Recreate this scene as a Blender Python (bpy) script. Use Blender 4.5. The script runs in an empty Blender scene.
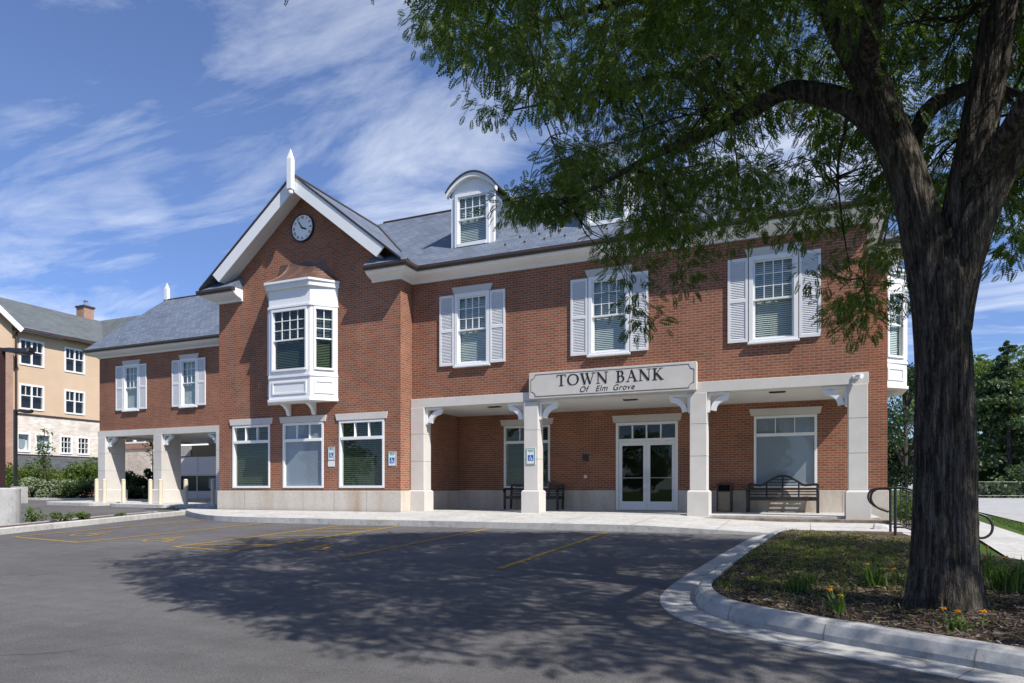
import bpy, bmesh, math, random
import numpy as np
from mathutils import Vector, Matrix
R = math.radians
S = bpy.context.scene
COL = S.collection
random.seed(7); rng = np.random.default_rng(7)

# ------------------------------------------------------------------ camera, sky, sun, exposure
TH = math.atan(683 / 1592.0); SN, CS = math.sin(TH), math.cos(TH)
EYE = 0.64; F = 683.0; HZ = 489.5
cd = bpy.data.cameras.new('camera'); cam = bpy.data.objects.new('camera', cd); COL.objects.link(cam)
cam.location = (0, 0, EYE); cam.rotation_euler = (R(90), 0, TH)
cd.sensor_width = 36; cd.lens = 36 * F / 1024; cd.shift_y = (HZ - 341.5) / 1024
cd.clip_start = 0.1; cd.clip_end = 3000
S.camera = cam
S.view_settings.view_transform = 'Standard'; S.view_settings.look = 'None'
S.view_settings.exposure = 0.36; S.view_settings.gamma = 1
SUN_AZ, SUN_EL = R(66.5), R(49)            # azimuth measured to the right of the facade's normal
sd = Vector((math.sin(SUN_AZ) * math.cos(SUN_EL), -math.cos(SUN_AZ) * math.cos(SUN_EL), math.sin(SUN_EL)))
W = bpy.data.worlds.new('World'); S.world = W; W.use_nodes = True
nt = W.node_tree; N = nt.nodes; L = nt.links
bg = N['Background']; bg.inputs[1].default_value = 0.125
sky = N.new('ShaderNodeTexSky'); sky.sky_type = 'NISHITA'; sky.sun_disc = False
sky.sun_elevation = SUN_EL; sky.sun_rotation = math.atan2(sd.x, sd.y)
sky.air_density = 1.0; sky.dust_density = 0.15; sky.ozone_density = 3.0
# thin cirrus: stretched noise on a high flat cloud layer
tc = N.new('ShaderNodeTexCoord'); sep = N.new('ShaderNodeSeparateXYZ'); L.new(tc.outputs['Generated'], sep.inputs[0])
def wmath(op, a, b=None):
    n = N.new('ShaderNodeMath'); n.operation = op
    for i, q in enumerate((a, b)):
        if q is None: continue
        if isinstance(q, (int, float)): n.inputs[i].default_value = q
        else: L.new(q, n.inputs[i])
    return n.outputs[0]
zc = wmath('MAXIMUM', sep.outputs[2], 0.03)
zc = wmath('ADD', zc, 0.08)
cxn = N.new('ShaderNodeCombineXYZ')
L.new(wmath('DIVIDE', sep.outputs[0], zc), cxn.inputs[0]); L.new(wmath('DIVIDE', sep.outputs[1], zc), cxn.inputs[1])
mp = N.new('ShaderNodeMapping'); L.new(cxn.outputs[0], mp.inputs[0])
mp.inputs['Rotation'].default_value = (0, 0, R(60)); mp.inputs['Scale'].default_value = (0.6, 1.5, 1); mp.inputs['Location'].default_value = (2.2, 0.9, 0)
n1 = N.new('ShaderNodeTexNoise'); L.new(mp.outputs[0], n1.inputs[0])
n1.inputs['Scale'].default_value = 1.7; n1.inputs['Detail'].default_value = 9; n1.inputs['Roughness'].default_value = 0.62; n1.inputs['Distortion'].default_value = 0.5
def skydir(u, v):
    a = (u - 512) / F; return Vector((-SN + a * CS, CS + a * SN, (HZ - v) / F)).normalized()
cov = None                                 # cloud banks: directions on the sky, angular radius, density
for u_, v_, r_, k_ in ((320, 50, 14, 0.6), (415, 170, 9.5, 0.85), (262, 105, 7, 0.5), (420, 20, 8, 0.45), (75, 85, 9, 0.5), (128, 216, 3.4, 0.55), (60, 305, 9, 0.6), (790, 160, 10, 0.8), (1010, 330, 8, 0.15), (1400, 100, 30, 0.6), (-600, 100, 24, 0.6), (700, -700, 30, 0.6)):
    dn = N.new('ShaderNodeVectorMath'); dn.operation = 'DOT_PRODUCT'; L.new(tc.outputs['Generated'], dn.inputs[0]); dn.inputs[1].default_value = skydir(u_, v_)
    mr_ = N.new('ShaderNodeMapRange'); mr_.interpolation_type = 'SMOOTHSTEP'; L.new(dn.outputs['Value'], mr_.inputs[0])
    mr_.inputs[1].default_value = math.cos(R(r_)); mr_.inputs[2].default_value = math.cos(R(r_ * 0.15)); mr_.inputs[3].default_value = 0; mr_.inputs[4].default_value = k_
    cov = mr_.outputs[0] if cov is None else wmath('MAXIMUM', cov, mr_.outputs[0])
dens = wmath('ADD', wmath('MULTIPLY', n1.outputs[0], 1.25), wmath('MULTIPLY', cov, 0.23))
cr = N.new('ShaderNodeValToRGB'); L.new(dens, cr.inputs[0])
cr.color_ramp.elements[0].position = 0.66; cr.color_ramp.elements[0].color = (0, 0, 0, 1)
cr.color_ramp.elements[1].position = 1.06; cr.color_ramp.elements[1].color = (0.66, 0.66, 0.66, 1)
hs = N.new('ShaderNodeHueSaturation'); L.new(sky.outputs[0], hs.inputs['Color'])
hs.inputs['Saturation'].default_value = 1.08; hs.inputs['Hue'].default_value = 0.512
lowr = N.new('ShaderNodeValToRGB'); L.new(sep.outputs[2], lowr.inputs[0])
lowr.color_ramp.elements[0].position = 0.0; lowr.color_ramp.elements[0].color = (0.50, 0.62, 0.88, 1)
lowr.color_ramp.elements[1].position = 0.45; lowr.color_ramp.elements[1].color = (1.0, 1.0, 1.0, 1)
tint = N.new('ShaderNodeMixRGB'); tint.blend_type = 'MULTIPLY'; tint.inputs[0].default_value = 1; L.new(hs.outputs[0], tint.inputs[1]); L.new(lowr.outputs[0], tint.inputs[2])
mx = N.new('ShaderNodeMixRGB'); L.new(cr.outputs[0], mx.inputs[0]); L.new(tint.outputs[0], mx.inputs[1]); mx.inputs[2].default_value = (6.4, 6.8, 7.4, 1)
L.new(mx.outputs[0], bg.inputs[0])
sl = bpy.data.lights.new('sun', 'SUN'); sl.energy = 4.9; sl.angle = R(0.55); sl.color = (1.0, 0.95, 0.87)
so = bpy.data.objects.new('sun', sl); COL.objects.link(so); so.rotation_euler = (-sd).to_track_quat('-Z', 'Y').to_euler(); so.location = (20, -10, 40)

# ------------------------------------------------------------------ measuring helpers
def ray(u, v):
    a = (u - 512) / F; return Vector((-SN + a * CS, CS + a * SN, (HZ - v) / F))
def P(u, v, d): return Vector((0, 0, EYE)) + ray(u, v) * d
def zg(X, Y):
    k = min(max((2.5 - X) / 4, 0), 1)
    z = -0.25 + 0.03 * min(max(Y, -12) - 14.5, 0) + 0.02 * k * min(max(Y - 14.5, 0), 10)
    return z + 0.01 * min(max(-X - 25, 0), 22) * min(max((Y - 8) / 8, 0), 1)
def G(u, v, off=0.0):
    r = ray(u, v); d = 1.0
    while d < 300:
        p = r * d
        if EYE + p.z <= zg(p.x, p.y) + off: break
        d += 0.01
    return (p.x, p.y)
def proj(X, Y, Z):
    fw = -SN * X + CS * Y; rt = CS * X + SN * Y
    return 512 + F * rt / fw, HZ - F * (Z - EYE) / fw, fw

# ------------------------------------------------------------------ object helpers
ORG = {}
def tag(o, label=None, cat=None, group=None, kind=None):
    if label: o['label'] = label
    if cat: o['category'] = cat
    if group: o['group'] = group
    if kind: o['kind'] = kind
    return o
def thing(name, loc, label, cat, group=None, rz=0.0):
    o = bpy.data.objects.new(name, None); COL.objects.link(o); o.location = loc; o.rotation_euler = (0, 0, rz)
    o.empty_display_size = 0.3; ORG[o.name] = Vector(loc)
    return tag(o, label, cat, group)
def local(o): ORG[o.name] = Vector((0, 0, 0)); return o       # parts of this thing are written in its own coordinates
def copy_tree(o, parent=None):
    c = o.copy(); COL.objects.link(c)
    if parent: c.parent = parent
    for ch in o.children: copy_tree(ch, c)
    return c
class MB:
    def __init__(s, M=None): s.v = []; s.f = []; s.m = []; s.uv = []; s.M = M
    def face(s, pts, mi=0, uv=None):
        i = len(s.v); s.v += [tuple(p) for p in pts]; s.f.append(tuple(range(i, i + len(pts)))); s.m.append(mi); s.uv.append(uv)
    def box(s, x0, x1, y0, y1, z0, z1, mi=0):
        if x0 > x1: x0, x1 = x1, x0
        if y0 > y1: y0, y1 = y1, y0
        if z0 > z1: z0, z1 = z1, z0
        s.hexa([(x0, y0, z0), (x1, y0, z0), (x1, y1, z0), (x0, y1, z0), (x0, y0, z1), (x1, y0, z1), (x1, y1, z1), (x0, y1, z1)], mi)
    def hexa(s, c, mi=0):
        i = len(s.v); s.v += [tuple(p) for p in c]
        for f in ((0, 3, 2, 1), (4, 5, 6, 7), (0, 1, 5, 4), (1, 2, 6, 5), (2, 3, 7, 6), (3, 0, 4, 7)):
            s.f.append(tuple(i + k for k in f)); s.m.append(mi); s.uv.append(None)
    def prism(s, poly, fn, d0, d1, mi=0):
        """poly of 2-D points, fn(a, b, d) -> 3-D"""
        n = len(poly); i = len(s.v)
        s.v += [tuple(fn(a, b, d0)) for a, b in poly] + [tuple(fn(a, b, d1)) for a, b in poly]
        s.f.append(tuple(i + k for k in range(n))); s.f.append(tuple(i + n + k for k in reversed(range(n))))
        for k in range(n):
            k2 = (k + 1) % n; s.f.append((i + k2, i + k, i + n + k, i + n + k2))
        s.m += [mi] * (n + 2); s.uv += [None] * (n + 2)
    def sweep(s, prof, frames, mi=0, closed=False, caps=True):
        """prof: 2-D points; frames: list of (origin, axis_a, axis_b)"""
        n = len(prof); i = len(s.v)
        for o, a, b in frames:
            for p, q in prof: s.v.append(tuple(o + a * p + b * q))
        m = len(frames)
        for k in range(m if closed else m - 1):
            k2 = (k + 1) % m
            for j in range(n):
                j2 = (j + 1) % n
                s.f.append((i + k * n + j, i + k * n + j2, i + k2 * n + j2, i + k2 * n + j)); s.m.append(mi); s.uv.append(None)
        if caps and not closed:
            s.f.append(tuple(i + j for j in reversed(range(n)))); s.f.append(tuple(i + (m - 1) * n + j for j in range(n)))
            s.m += [mi, mi]; s.uv += [None, None]
    def tube(s, path, rad, seg=8, mi=0):
        path = [Vector(p) for p in path]; m = len(path)
        if not hasattr(rad, '__len__'): rad = [rad] * m
        prof = [(math.cos(2 * math.pi * k / seg), math.sin(2 * math.pi * k / seg)) for k in range(seg)]
        fr = []; pa = None
        for k in range(m):
            t = (path[min(k + 1, m - 1)] - path[max(k - 1, 0)]).normalized()
            if pa is None:
                pa = t.orthogonal().normalized()
            pa = (pa - t * pa.dot(t)).normalized(); b = t.cross(pa)
            fr.append((path[k], pa * rad[k], b * rad[k]))
        s.sweep(prof, fr, mi)
    def cyl(s, c, r, h, seg=16, mi=0, r2=None):
        r2 = r if r2 is None else r2
        c = Vector(c); s.sweep([(math.cos(2 * math.pi * k / seg), math.sin(2 * math.pi * k / seg)) for k in range(seg)],
            [(c, Vector((r, 0, 0)), Vector((0, r, 0))), (c + Vector((0, 0, h)), Vector((r2, 0, 0)), Vector((0, r2, 0)))], mi)
    def lathe(s, c, prof, seg=16, mi=0):
        c = Vector(c); s.sweep([(math.cos(2 * math.pi * k / seg), math.sin(2 * math.pi * k / seg)) for k in range(seg)],
            [(c + Vector((0, 0, z)), Vector((r, 0, 0)), Vector((0, r, 0))) for r, z in prof], mi)
    def build(s, name, mats, parent=None, smooth=False, bevel=0, weld=False):
        me = bpy.data.meshes.new(name)
        vs = [Vector(p) for p in s.v]
        if s.M is not None: vs = [s.M @ p for p in vs]
        uvsrc = vs
        root = parent
        while root is not None and root.parent is not None: root = root.parent
        org = ORG.get(root.name, Vector((0, 0, 0))) if root else Vector((0, 0, 0))
        me.from_pydata([tuple(p - org) for p in vs], [], s.f); me.update()
        if not isinstance(mats, (list, tuple)): mats = [mats]
        for m in mats: me.materials.append(m)
        me.polygons.foreach_set('material_index', s.m)
        uvl = me.uv_layers.new(name='UVMap'); data = np.zeros(len(me.loops) * 2)
        for p in me.polygons:
            u0 = s.uv[p.index]
            n = p.normal
            for q, li in enumerate(p.loop_indices):
                if u0 is not None: a, b = u0[q]
                else:
                    c = uvsrc[me.loops[li].vertex_index]
                    if abs(n.z) > 0.75: a, b = c.x, c.y
                    elif abs(n.x) > abs(n.y): a, b = c.y + 0.05, c.z
                    else: a, b = c.x, c.z
                data[2 * li] = a; data[2 * li + 1] = b
        uvl.data.foreach_set('uv', data)
        if smooth: me.polygons.foreach_set('use_smooth', [True] * len(me.polygons))
        o = bpy.data.objects.new(name, me); COL.objects.link(o)
        if parent: o.parent = parent
        if weld or bevel:
            w = o.modifiers.new('weld', 'WELD'); w.merge_threshold = 0.0004
        if bevel:
            b = o.modifiers.new('bevel', 'BEVEL'); b.width = bevel; b.segments = 2; b.limit_method = 'ANGLE'; b.angle_limit = R(40)
        return o

# ------------------------------------------------------------------ materials
def mat(name, col, rough=0.8, spec=0.3, metal=0.0):
    m = bpy.data.materials.new(name); m.use_nodes = True
    b = m.node_tree.nodes['Principled BSDF']
    b.inputs['Base Color'].default_value = (*col, 1); b.inputs['Roughness'].default_value = rough
    b.inputs['Specular IOR Level'].default_value = spec; b.inputs['Metallic'].default_value = metal
    return m
class NT:
    def __init__(s, m): s.t = m.node_tree; s.b = s.t.nodes['Principled BSDF']
    def n(s, ty, **kw):
        x = s.t.nodes.new(ty)
        for k, v in kw.items():
            if k.startswith('i_'): x.inputs[k[2:].replace('_', ' ')].default_value = v
            else: setattr(x, k, v)
        return x
    def l(s, a, b): s.t.links.new(a, b)
    def coord(s, kind='UV', scale=(1, 1, 1), rot=(0, 0, 0)):
        t = s.n('ShaderNodeTexCoord'); m = s.n('ShaderNodeMapping'); s.l(t.outputs[kind], m.inputs[0])
        m.inputs['Scale'].default_value = scale; m.inputs['Rotation'].default_value = rot; return m.outputs[0]
    def noise(s, vec, scale, detail=4, rough=0.55):
        x = s.n('ShaderNodeTexNoise', i_Scale=scale, i_Detail=detail, i_Roughness=rough); s.l(vec, x.inputs[0]); return x.outputs[0]
    def ramp(s, fac, stops):
        r = s.n('ShaderNodeValToRGB'); s.l(fac, r.inputs[0]); e = r.color_ramp.elements
        while len(e) < len(stops): e.new(0.5)
        for k, (p, c) in enumerate(stops): e[k].position = p; e[k].color = (*c, 1) if len(c) == 3 else c
        return r.outputs[0]
    def mix(s, fac, a, b, mode='MIX'):
        x = s.n('ShaderNodeMixRGB', blend_type=mode)
        for sock, v in zip(x.inputs, (fac, a, b)):
            if isinstance(v, (int, float)): sock.default_value = v
            elif isinstance(v, tuple): sock.default_value = (*v, 1)
            else: s.l(v, sock)
        return x.outputs[0]
    def bump(s, h, strength=0.3, dist=0.01):
        x = s.n('ShaderNodeBump', i_Strength=strength, i_Distance=dist); s.l(h, x.inputs['Height']); s.l(x.outputs[0], s.b.inputs['Normal'])
    def col(s, c): s.l(c, s.b.inputs['Base Color'])
def g3(v): return (v, v, v)
def noisy(name, c0, c1, scale=4, rough=0.85, bump=0.15, kind='Object', spec=0.25, big=0.7, bscale=None, dist=0.005):
    m = mat(name, c0, rough, spec); t = NT(m); v = t.coord(kind)
    a = t.noise(v, scale, 6, 0.6); b = t.noise(v, scale * 0.13, 3)
    f = t.mix(0.5, a, b)
    t.col(t.ramp(f, [(0.36, c0), (0.64, c1)]))
    if bump: t.bump(t.noise(v, bscale or scale * 8, 4), bump, dist)
    return m
def brick_mat(name, c1, c2, mortar, bw=0.205, bh=0.0677, ms=0.010, stain=True):
    m = mat(name, c1, 0.88, 0.2); t = NT(m); v = t.coord('UV')
    b = t.n('ShaderNodeTexBrick', i_Scale=1.0)
    b.inputs['Brick Width'].default_value = bw; b.inputs['Row Height'].default_value = bh; b.inputs['Mortar Size'].default_value = ms
    b.inputs['Mortar Smooth'].default_value = 0.2; b.inputs['Bias'].default_value = -0.1
    b.inputs['Color1'].default_value = (*c1, 1); b.inputs['Color2'].default_value = (*c2, 1); b.inputs['Mortar'].default_value = (*mortar, 1)
    t.l(v, b.inputs[0])
    # per-brick tone: white noise on brick cell
    big = t.noise(v, 0.7, 4); fine = t.noise(v, 60, 3)
    low = t.noise(t.coord('UV', (1.3, 0.10, 1)), 1.0, 4)
    c = t.mix(0.45, b.outputs[0], t.ramp(big, [(0.3, g3(0.6)), (0.7, g3(1.3))]), 'MULTIPLY')
    c = t.mix(0.3, c, t.ramp(low, [(0.35, g3(0.7)), (0.65, g3(1.2))]), 'MULTIPLY')
    c = t.mix(0.4, c, t.ramp(fine, [(0.3, g3(0.65)), (0.7, g3(1.3))]), 'MULTIPLY')
    t.col(c)
    inv = t.n('ShaderNodeMath', operation='SUBTRACT'); inv.inputs[0].default_value = 1; t.l(b.outputs[1], inv.inputs[1])
    t.bump(inv.outputs[0], 0.5, 0.006)
    return m
M = {}
M['brick'] = brick_mat('red_brick', (0.305, 0.113, 0.063), (0.21, 0.077, 0.046), (0.33, 0.235, 0.175), ms=0.0092)
M['stone'] = noisy('cast_stone', (0.55, 0.52, 0.48), (0.63, 0.60, 0.56), 3, 0.85, 0.12)
M['stonewet'] = M['stone']
def base_stone():
    m = mat('base_stone', (0.5, 0.45, 0.38), 0.85, 0.2); t = NT(m); v = t.coord('Object', (1.1, 1.1, 0.18)); w = t.coord('Object')
    s = t.noise(v, 1.6, 5); f = t.noise(w, 14, 5)
    c = t.ramp(s, [(0.32, (0.46, 0.36, 0.27)), (0.5, (0.56, 0.50, 0.43)), (0.7, (0.62, 0.57, 0.50))])
    c = t.mix(0.3, c, t.ramp(f, [(0.3, g3(0.7)), (0.7, g3(1.2))]), 'MULTIPLY'); t.col(c); t.bump(f, 0.1, 0.004); return m
M['base'] = base_stone()
M['joint'] = mat('stone_joint', (0.22, 0.21, 0.195), 0.9)
M['white'] = noisy('white_painted_wood', (0.74, 0.75, 0.76), (0.80, 0.80, 0.80), 2.5, 0.5, 0.03, spec=0.4)
M['soffit'] = noisy('soffit_paint', (0.66, 0.65, 0.62), (0.72, 0.71, 0.68), 1.5, 0.7, 0.03)
M['vinyl'] = noisy('white_window_frame', (0.78, 0.79, 0.80), (0.82, 0.82, 0.82), 5, 0.4, 0.0, spec=0.45)
M['shutter'] = noisy('shutter_paint', (0.72, 0.72, 0.73), (0.78, 0.78, 0.78), 3, 0.5, 0.0, spec=0.4)
M['bronze'] = noisy('bronze_gutter', (0.045, 0.03, 0.026), (0.07, 0.05, 0.042), 3, 0.45, 0.0, spec=0.5)
M['black'] = noisy('black_painted_metal', (0.012, 0.012, 0.013), (0.025, 0.025, 0.027), 8, 0.4, 0.05, spec=0.5)
M['letter'] = mat('black_letter', (0.015, 0.014, 0.013), 0.6)
M['blue'] = mat('sign_blue', (0.02, 0.12, 0.42), 0.5)
M['signwhite'] = mat('sign_white', (0.72, 0.74, 0.74), 0.5)
M['signgreen'] = mat('sign_border_green', (0.05, 0.25, 0.22), 0.5)
def copper():
    m = mat('aged_copper', (0.2, 0.1, 0.07), 0.45, 0.5, 0.35); t = NT(m); v = t.coord('Object'); s = t.noise(v, 3, 6)
    t.col(t.ramp(s, [(0.3, (0.11, 0.065, 0.05)), (0.5, (0.165, 0.095, 0.07)), (0.72, (0.23, 0.145, 0.115))])); return m
M['copper'] = copper()
def slate(name, cs, bw=0.30, bh=0.19, snow=False):
    m = mat(name, cs[0], 0.62, 0.4); t = NT(m); v = t.coord('UV')
    b = t.n('ShaderNodeTexBrick', i_Scale=1.0); t.l(v, b.inputs[0])
    b.inputs['Brick Width'].default_value = bw; b.inputs['Row Height'].default_value = bh; b.inputs['Mortar Size'].default_value = 0.007
    b.inputs['Color1'].default_value = (*cs[0], 1); b.inputs['Color2'].default_value = (*cs[1], 1); b.inputs['Mortar'].default_value = (*[x * 0.25 for x in cs[0]], 1)
    big = t.noise(v, 0.5, 4); fine = t.noise(v, 30, 4)
    c = t.mix(0.5, b.outputs[0], t.ramp(big, [(0.3, g3(0.7)), (0.7, g3(1.25))]), 'MULTIPLY')
    c = t.mix(0.4, c, t.ramp(fine, [(0.3, g3(0.7)), (0.7, g3(1.25))]), 'MULTIPLY'); t.col(c)
    # each course rises towards its lower edge
    sp = t.n('ShaderNodeSeparateXYZ'); t.l(v, sp.inputs[0])
    dv = t.n('ShaderNodeMath', operation='DIVIDE'); t.l(sp.outputs[1], dv.inputs[0]); dv.inputs[1].default_value = bh
    fr = t.n('ShaderNodeMath', operation='FRACT'); t.l(dv.outputs[0], fr.inputs[0])
    iv = t.n('ShaderNodeMath', operation='SUBTRACT'); iv.inputs[0].default_value = 1; t.l(fr.outputs[0], iv.inputs[1])
    t.bump(iv.outputs[0], 0.6, 0.012); return m
M['slate'] = slate('slate_roofing', [(0.155, 0.185, 0.235), (0.105, 0.128, 0.17)])
M['asph_shingle'] = slate('grey_shingles', [(0.15, 0.165, 0.165), (0.10, 0.115, 0.118)], 0.33, 0.14)
def asphalt():
    m = mat('asphalt', (0.05, 0.05, 0.05), 0.9, 0.25); t = NT(m); v = t.coord('Object')
    a = t.noise(v, 90, 5, 0.7); b = t.noise(v, 0.35, 5, 0.6); c3 = t.noise(v, 4, 4)
    v2 = t.coord('Object', (0.4, 3.2, 1)); st = t.noise(v2, 1.2, 4)
    c = t.ramp(b, [(0.3, (0.083, 0.080, 0.080)), (0.7, (0.120, 0.116, 0.114))])
    c = t.mix(0.75, c, t.ramp(a, [(0.34, g3(0.45)), (0.66, g3(1.7))]), 'MULTIPLY')
    c = t.mix(0.5, c, t.ramp(c3, [(0.3, g3(0.8)), (0.7, g3(1.2))]), 'MULTIPLY')
    c = t.mix(0.35, c, t.ramp(st, [(0.3, g3(0.75)), (0.7, g3(1.25))]), 'MULTIPLY')
    dv = t.n('ShaderNodeMixRGB', blend_type='ADD'); dv.inputs[0].default_value = 0.5; t.l(v, dv.inputs[1]); nn_ = t.n('ShaderNodeTexNoise', i_Scale=1.4, i_Detail=6.0); t.l(v, nn_.inputs[0]); t.l(nn_.outputs[1], dv.inputs[2])
    vo = t.n('ShaderNodeTexVoronoi', feature='DISTANCE_TO_EDGE', i_Scale=0.22); t.l(dv.outputs[0], vo.inputs[0])
    msk = t.ramp(t.noise(v, 0.25, 2), [(0.48, g3(0)), (0.56, g3(1))])
    c = t.mix(t.mix(1.0, t.ramp(vo.outputs[0], [(0.0, g3(0.55)), (0.006, g3(0))]), msk, 'MULTIPLY'), c, (0.02, 0.02, 0.021))
    oil = t.ramp(t.noise(v, 0.9, 3), [(0.66, g3(0)), (0.76, g3(0.45))]); c = t.mix(oil, c, (0.04, 0.039, 0.04))
    t.col(c); t.bump(a, 0.5, 0.006); return m
M['asphalt'] = asphalt()
def concrete(name, c0, c1):
    m = mat(name, c0, 0.9, 0.2); t = NT(m); v = t.coord('Object')
    a = t.noise(v, 1.3, 6, 0.65); f = t.noise(v, 70, 3, 0.7); sp = t.noise(v, 9, 3)
    c = t.ramp(a, [(0.32, c0), (0.66, c1)]); c = t.mix(0.35, c, t.ramp(f, [(0.3, g3(0.7)), (0.7, g3(1.25))]), 'MULTIPLY')
    c = t.mix(0.45, c, t.ramp(sp, [(0.30, g3(0.45)), (0.46, g3(1.0))]), 'MULTIPLY')
    st = t.noise(t.coord('Object', (2.2, 2.2, 0.5)), 2.4, 6, 0.7); c = t.mix(0.4, c, t.ramp(st, [(0.34, g3(0.6)), (0.55, g3(1.06))]), 'MULTIPLY')
    t.col(c); t.bump(f, 0.25, 0.003); return m
M['conc'] = concrete('pale_concrete', (0.43, 0.42, 0.395), (0.54, 0.53, 0.50))
M['kerb'] = concrete('kerb_concrete', (0.33, 0.33, 0.325), (0.46, 0.455, 0.44))
M['paint'] = noisy('worn_yellow_paint', (0.40, 0.24, 0.035), (0.30, 0.18, 0.05), 14, 0.8, 0.1)
def worn():
    m = mat('worn_yellow_paint', (0.5, 0.3, 0.04), 0.8, 0.25); t = NT(m); v = t.coord('Object'); a = t.noise(v, 30, 5, 0.7)
    t.col(t.ramp(a, [(0.36, (0.075, 0.07, 0.06)), (0.5, (0.36, 0.22, 0.04)), (0.7, (0.52, 0.33, 0.06))])); return m
M['paint'] = worn()
def mulch():
    m = mat('mulch_soil', (0.06, 0.04, 0.03), 0.95, 0.1); t = NT(m); v = t.coord('Object')
    a = t.noise(v, 45, 5, 0.7); b = t.noise(v, 0.8, 4)
    c = t.ramp(a, [(0.3, (0.035, 0.026, 0.021)), (0.5, (0.11, 0.078, 0.058)), (0.72, (0.22, 0.165, 0.13))])
    t.col(c); t.bump(a, 0.8, 0.02); return m
M['mulch'] = mulch()
def grassg():
    m = mat('grass_ground', (0.05, 0.09, 0.02), 0.95, 0.1); t = NT(m); v = t.coord('Object')
    a = t.noise(v, 25, 5, 0.7); b = t.noise(v, 0.3, 4); f = t.mix(0.5, a, b)
    t.col(t.ramp(f, [(0.35, (0.035, 0.065, 0.014)), (0.65, (0.085, 0.13, 0.03))])); t.bump(a, 0.6, 0.03); return m
M['lawn'] = grassg()
def leafmat(name, c0, c1, trans=0.35, scale=0.6):
    m = mat(name, c0, 0.5, 0.3); t = NT(m); v = t.coord('Object')
    a = t.noise(v, scale, 3); ob = t.n('ShaderNodeNewGeometry')
    rnd = ob.outputs['Random Per Island']
    f = t.mix(0.5, a, rnd); col = t.ramp(f, [(0.3, c0), (0.7, c1)]); t.col(col)
    tr = t.n('ShaderNodeBsdfTranslucent'); tc_ = t.mix(1.0, col, (1.5, 1.7, 0.6), 'MULTIPLY'); t.l(tc_, tr.inputs[0])
    mxs = t.n('ShaderNodeMixShader'); mxs.inputs[0].default_value = trans
    t.l(t.b.outputs[0], mxs.inputs[1]); t.l(tr.outputs[0], mxs.inputs[2]); t.l(mxs.outputs[0], t.t.nodes['Material Output'].inputs[0]); return m
M['locust'] = leafmat('locust_leaf', (0.038, 0.075, 0.015), (0.11, 0.16, 0.033), 0.38)
M['leaf'] = leafmat('shrub_leaf', (0.055, 0.10, 0.02), (0.13, 0.18, 0.04), 0.35)
M['leaf_dark'] = leafmat('dark_leaf', (0.02, 0.045, 0.016), (0.045, 0.08, 0.025), 0.2)
M['leaf_pale'] = leafmat('pale_leaf', (0.13, 0.17, 0.10), (0.26, 0.30, 0.19), 0.25)
M['leaf_mid'] = leafmat('treeline_leaf', (0.07, 0.12, 0.03), (0.15, 0.20, 0.065), 0.35, 0.15)
M['needle'] = leafmat('spruce_needle', (0.05, 0.085, 0.04), (0.11, 0.15, 0.07), 0.22, 0.2)
M['blade'] = leafmat('grass_blade', (0.05, 0.10, 0.02), (0.12, 0.18, 0.045), 0.35)
M['orange'] = leafmat('lily_petal', (0.62, 0.24, 0.015), (0.75, 0.36, 0.03), 0.35)
def bark():
    m = mat('bark', (0.06, 0.05, 0.04), 0.95, 0.1); t = NT(m); w = t.coord('Object'); sv = t.coord('Object', (1, 1, 0.075))
    nn = t.n('ShaderNodeTexNoise', i_Scale=7.0, i_Detail=6.0, i_Roughness=0.7); t.l(w, nn.inputs[0])
    dv = t.n('ShaderNodeMixRGB', blend_type='ADD'); dv.inputs[0].default_value = 0.045; t.l(sv, dv.inputs[1]); t.l(nn.outputs[1], dv.inputs[2])
    rid = t.noise(dv.outputs[0], 30, 3, 0.6)
    vo = t.n('ShaderNodeTexVoronoi', feature='DISTANCE_TO_EDGE', i_Scale=40.0); t.l(dv.outputs[0], vo.inputs[0])
    fine = t.noise(t.coord('Object', (1, 1, 0.3)), 80, 6, 0.8); b = t.noise(w, 1.6, 4); mid = t.noise(t.coord('Object', (1, 1, 0.4)), 9, 4)
    c = t.ramp(rid, [(0.36, (0.034, 0.029, 0.024)), (0.47, (0.078, 0.067, 0.056)), (0.62, (0.145, 0.127, 0.108))])
    c = t.mix(0.7, c, t.ramp(fine, [(0.3, g3(0.5)), (0.7, g3(1.45))]), 'MULTIPLY'); c = t.mix(0.5, c, t.ramp(mid, [(0.3, g3(0.6)), (0.7, g3(1.35))]), 'MULTIPLY')
    c = t.mix(t.ramp(vo.outputs[0], [(0.0, g3(0.6)), (0.10, g3(0))]), c, (0.018, 0.015, 0.013))
    c = t.mix(t.ramp(b, [(0.58, g3(0)), (0.74, g3(0.4))]), c, (0.085, 0.085, 0.035)); t.col(c)
    h = t.mix(0.4, t.ramp(rid, [(0.35, g3(0)), (0.62, g3(1))]), fine); h = t.mix(0.3, h, t.ramp(vo.outputs[0], [(0, g3(0)), (0.15, g3(1))])); t.bump(h, 1.0, 0.025); return m
M['bark'] = bark()
M['twig'] = noisy('twig_bark', (0.03, 0.024, 0.02), (0.06, 0.05, 0.04), 8, 0.9, 0.2)
M['stucco'] = noisy('tan_stucco', (0.54, 0.40, 0.28), (0.61, 0.46, 0.325), 1.2, 0.9, 0.15)
M['palebrick'] = brick_mat('pale_ledgestone', (0.74, 0.69, 0.62), (0.58, 0.50, 0.43), (0.68, 0.64, 0.58), 0.34, 0.11, 0.008)
M['graywall'] = brick_mat('grey_split_face', (0.16, 0.17, 0.19), (0.10, 0.11, 0.125), (0.12, 0.12, 0.13), 0.4, 0.13, 0.008)
M['pinkbrick'] = brick_mat('pink_brick', (0.42, 0.23, 0.16), (0.32, 0.17, 0.12), (0.45, 0.37, 0.31), 0.21, 0.075, 0.01)
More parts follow.
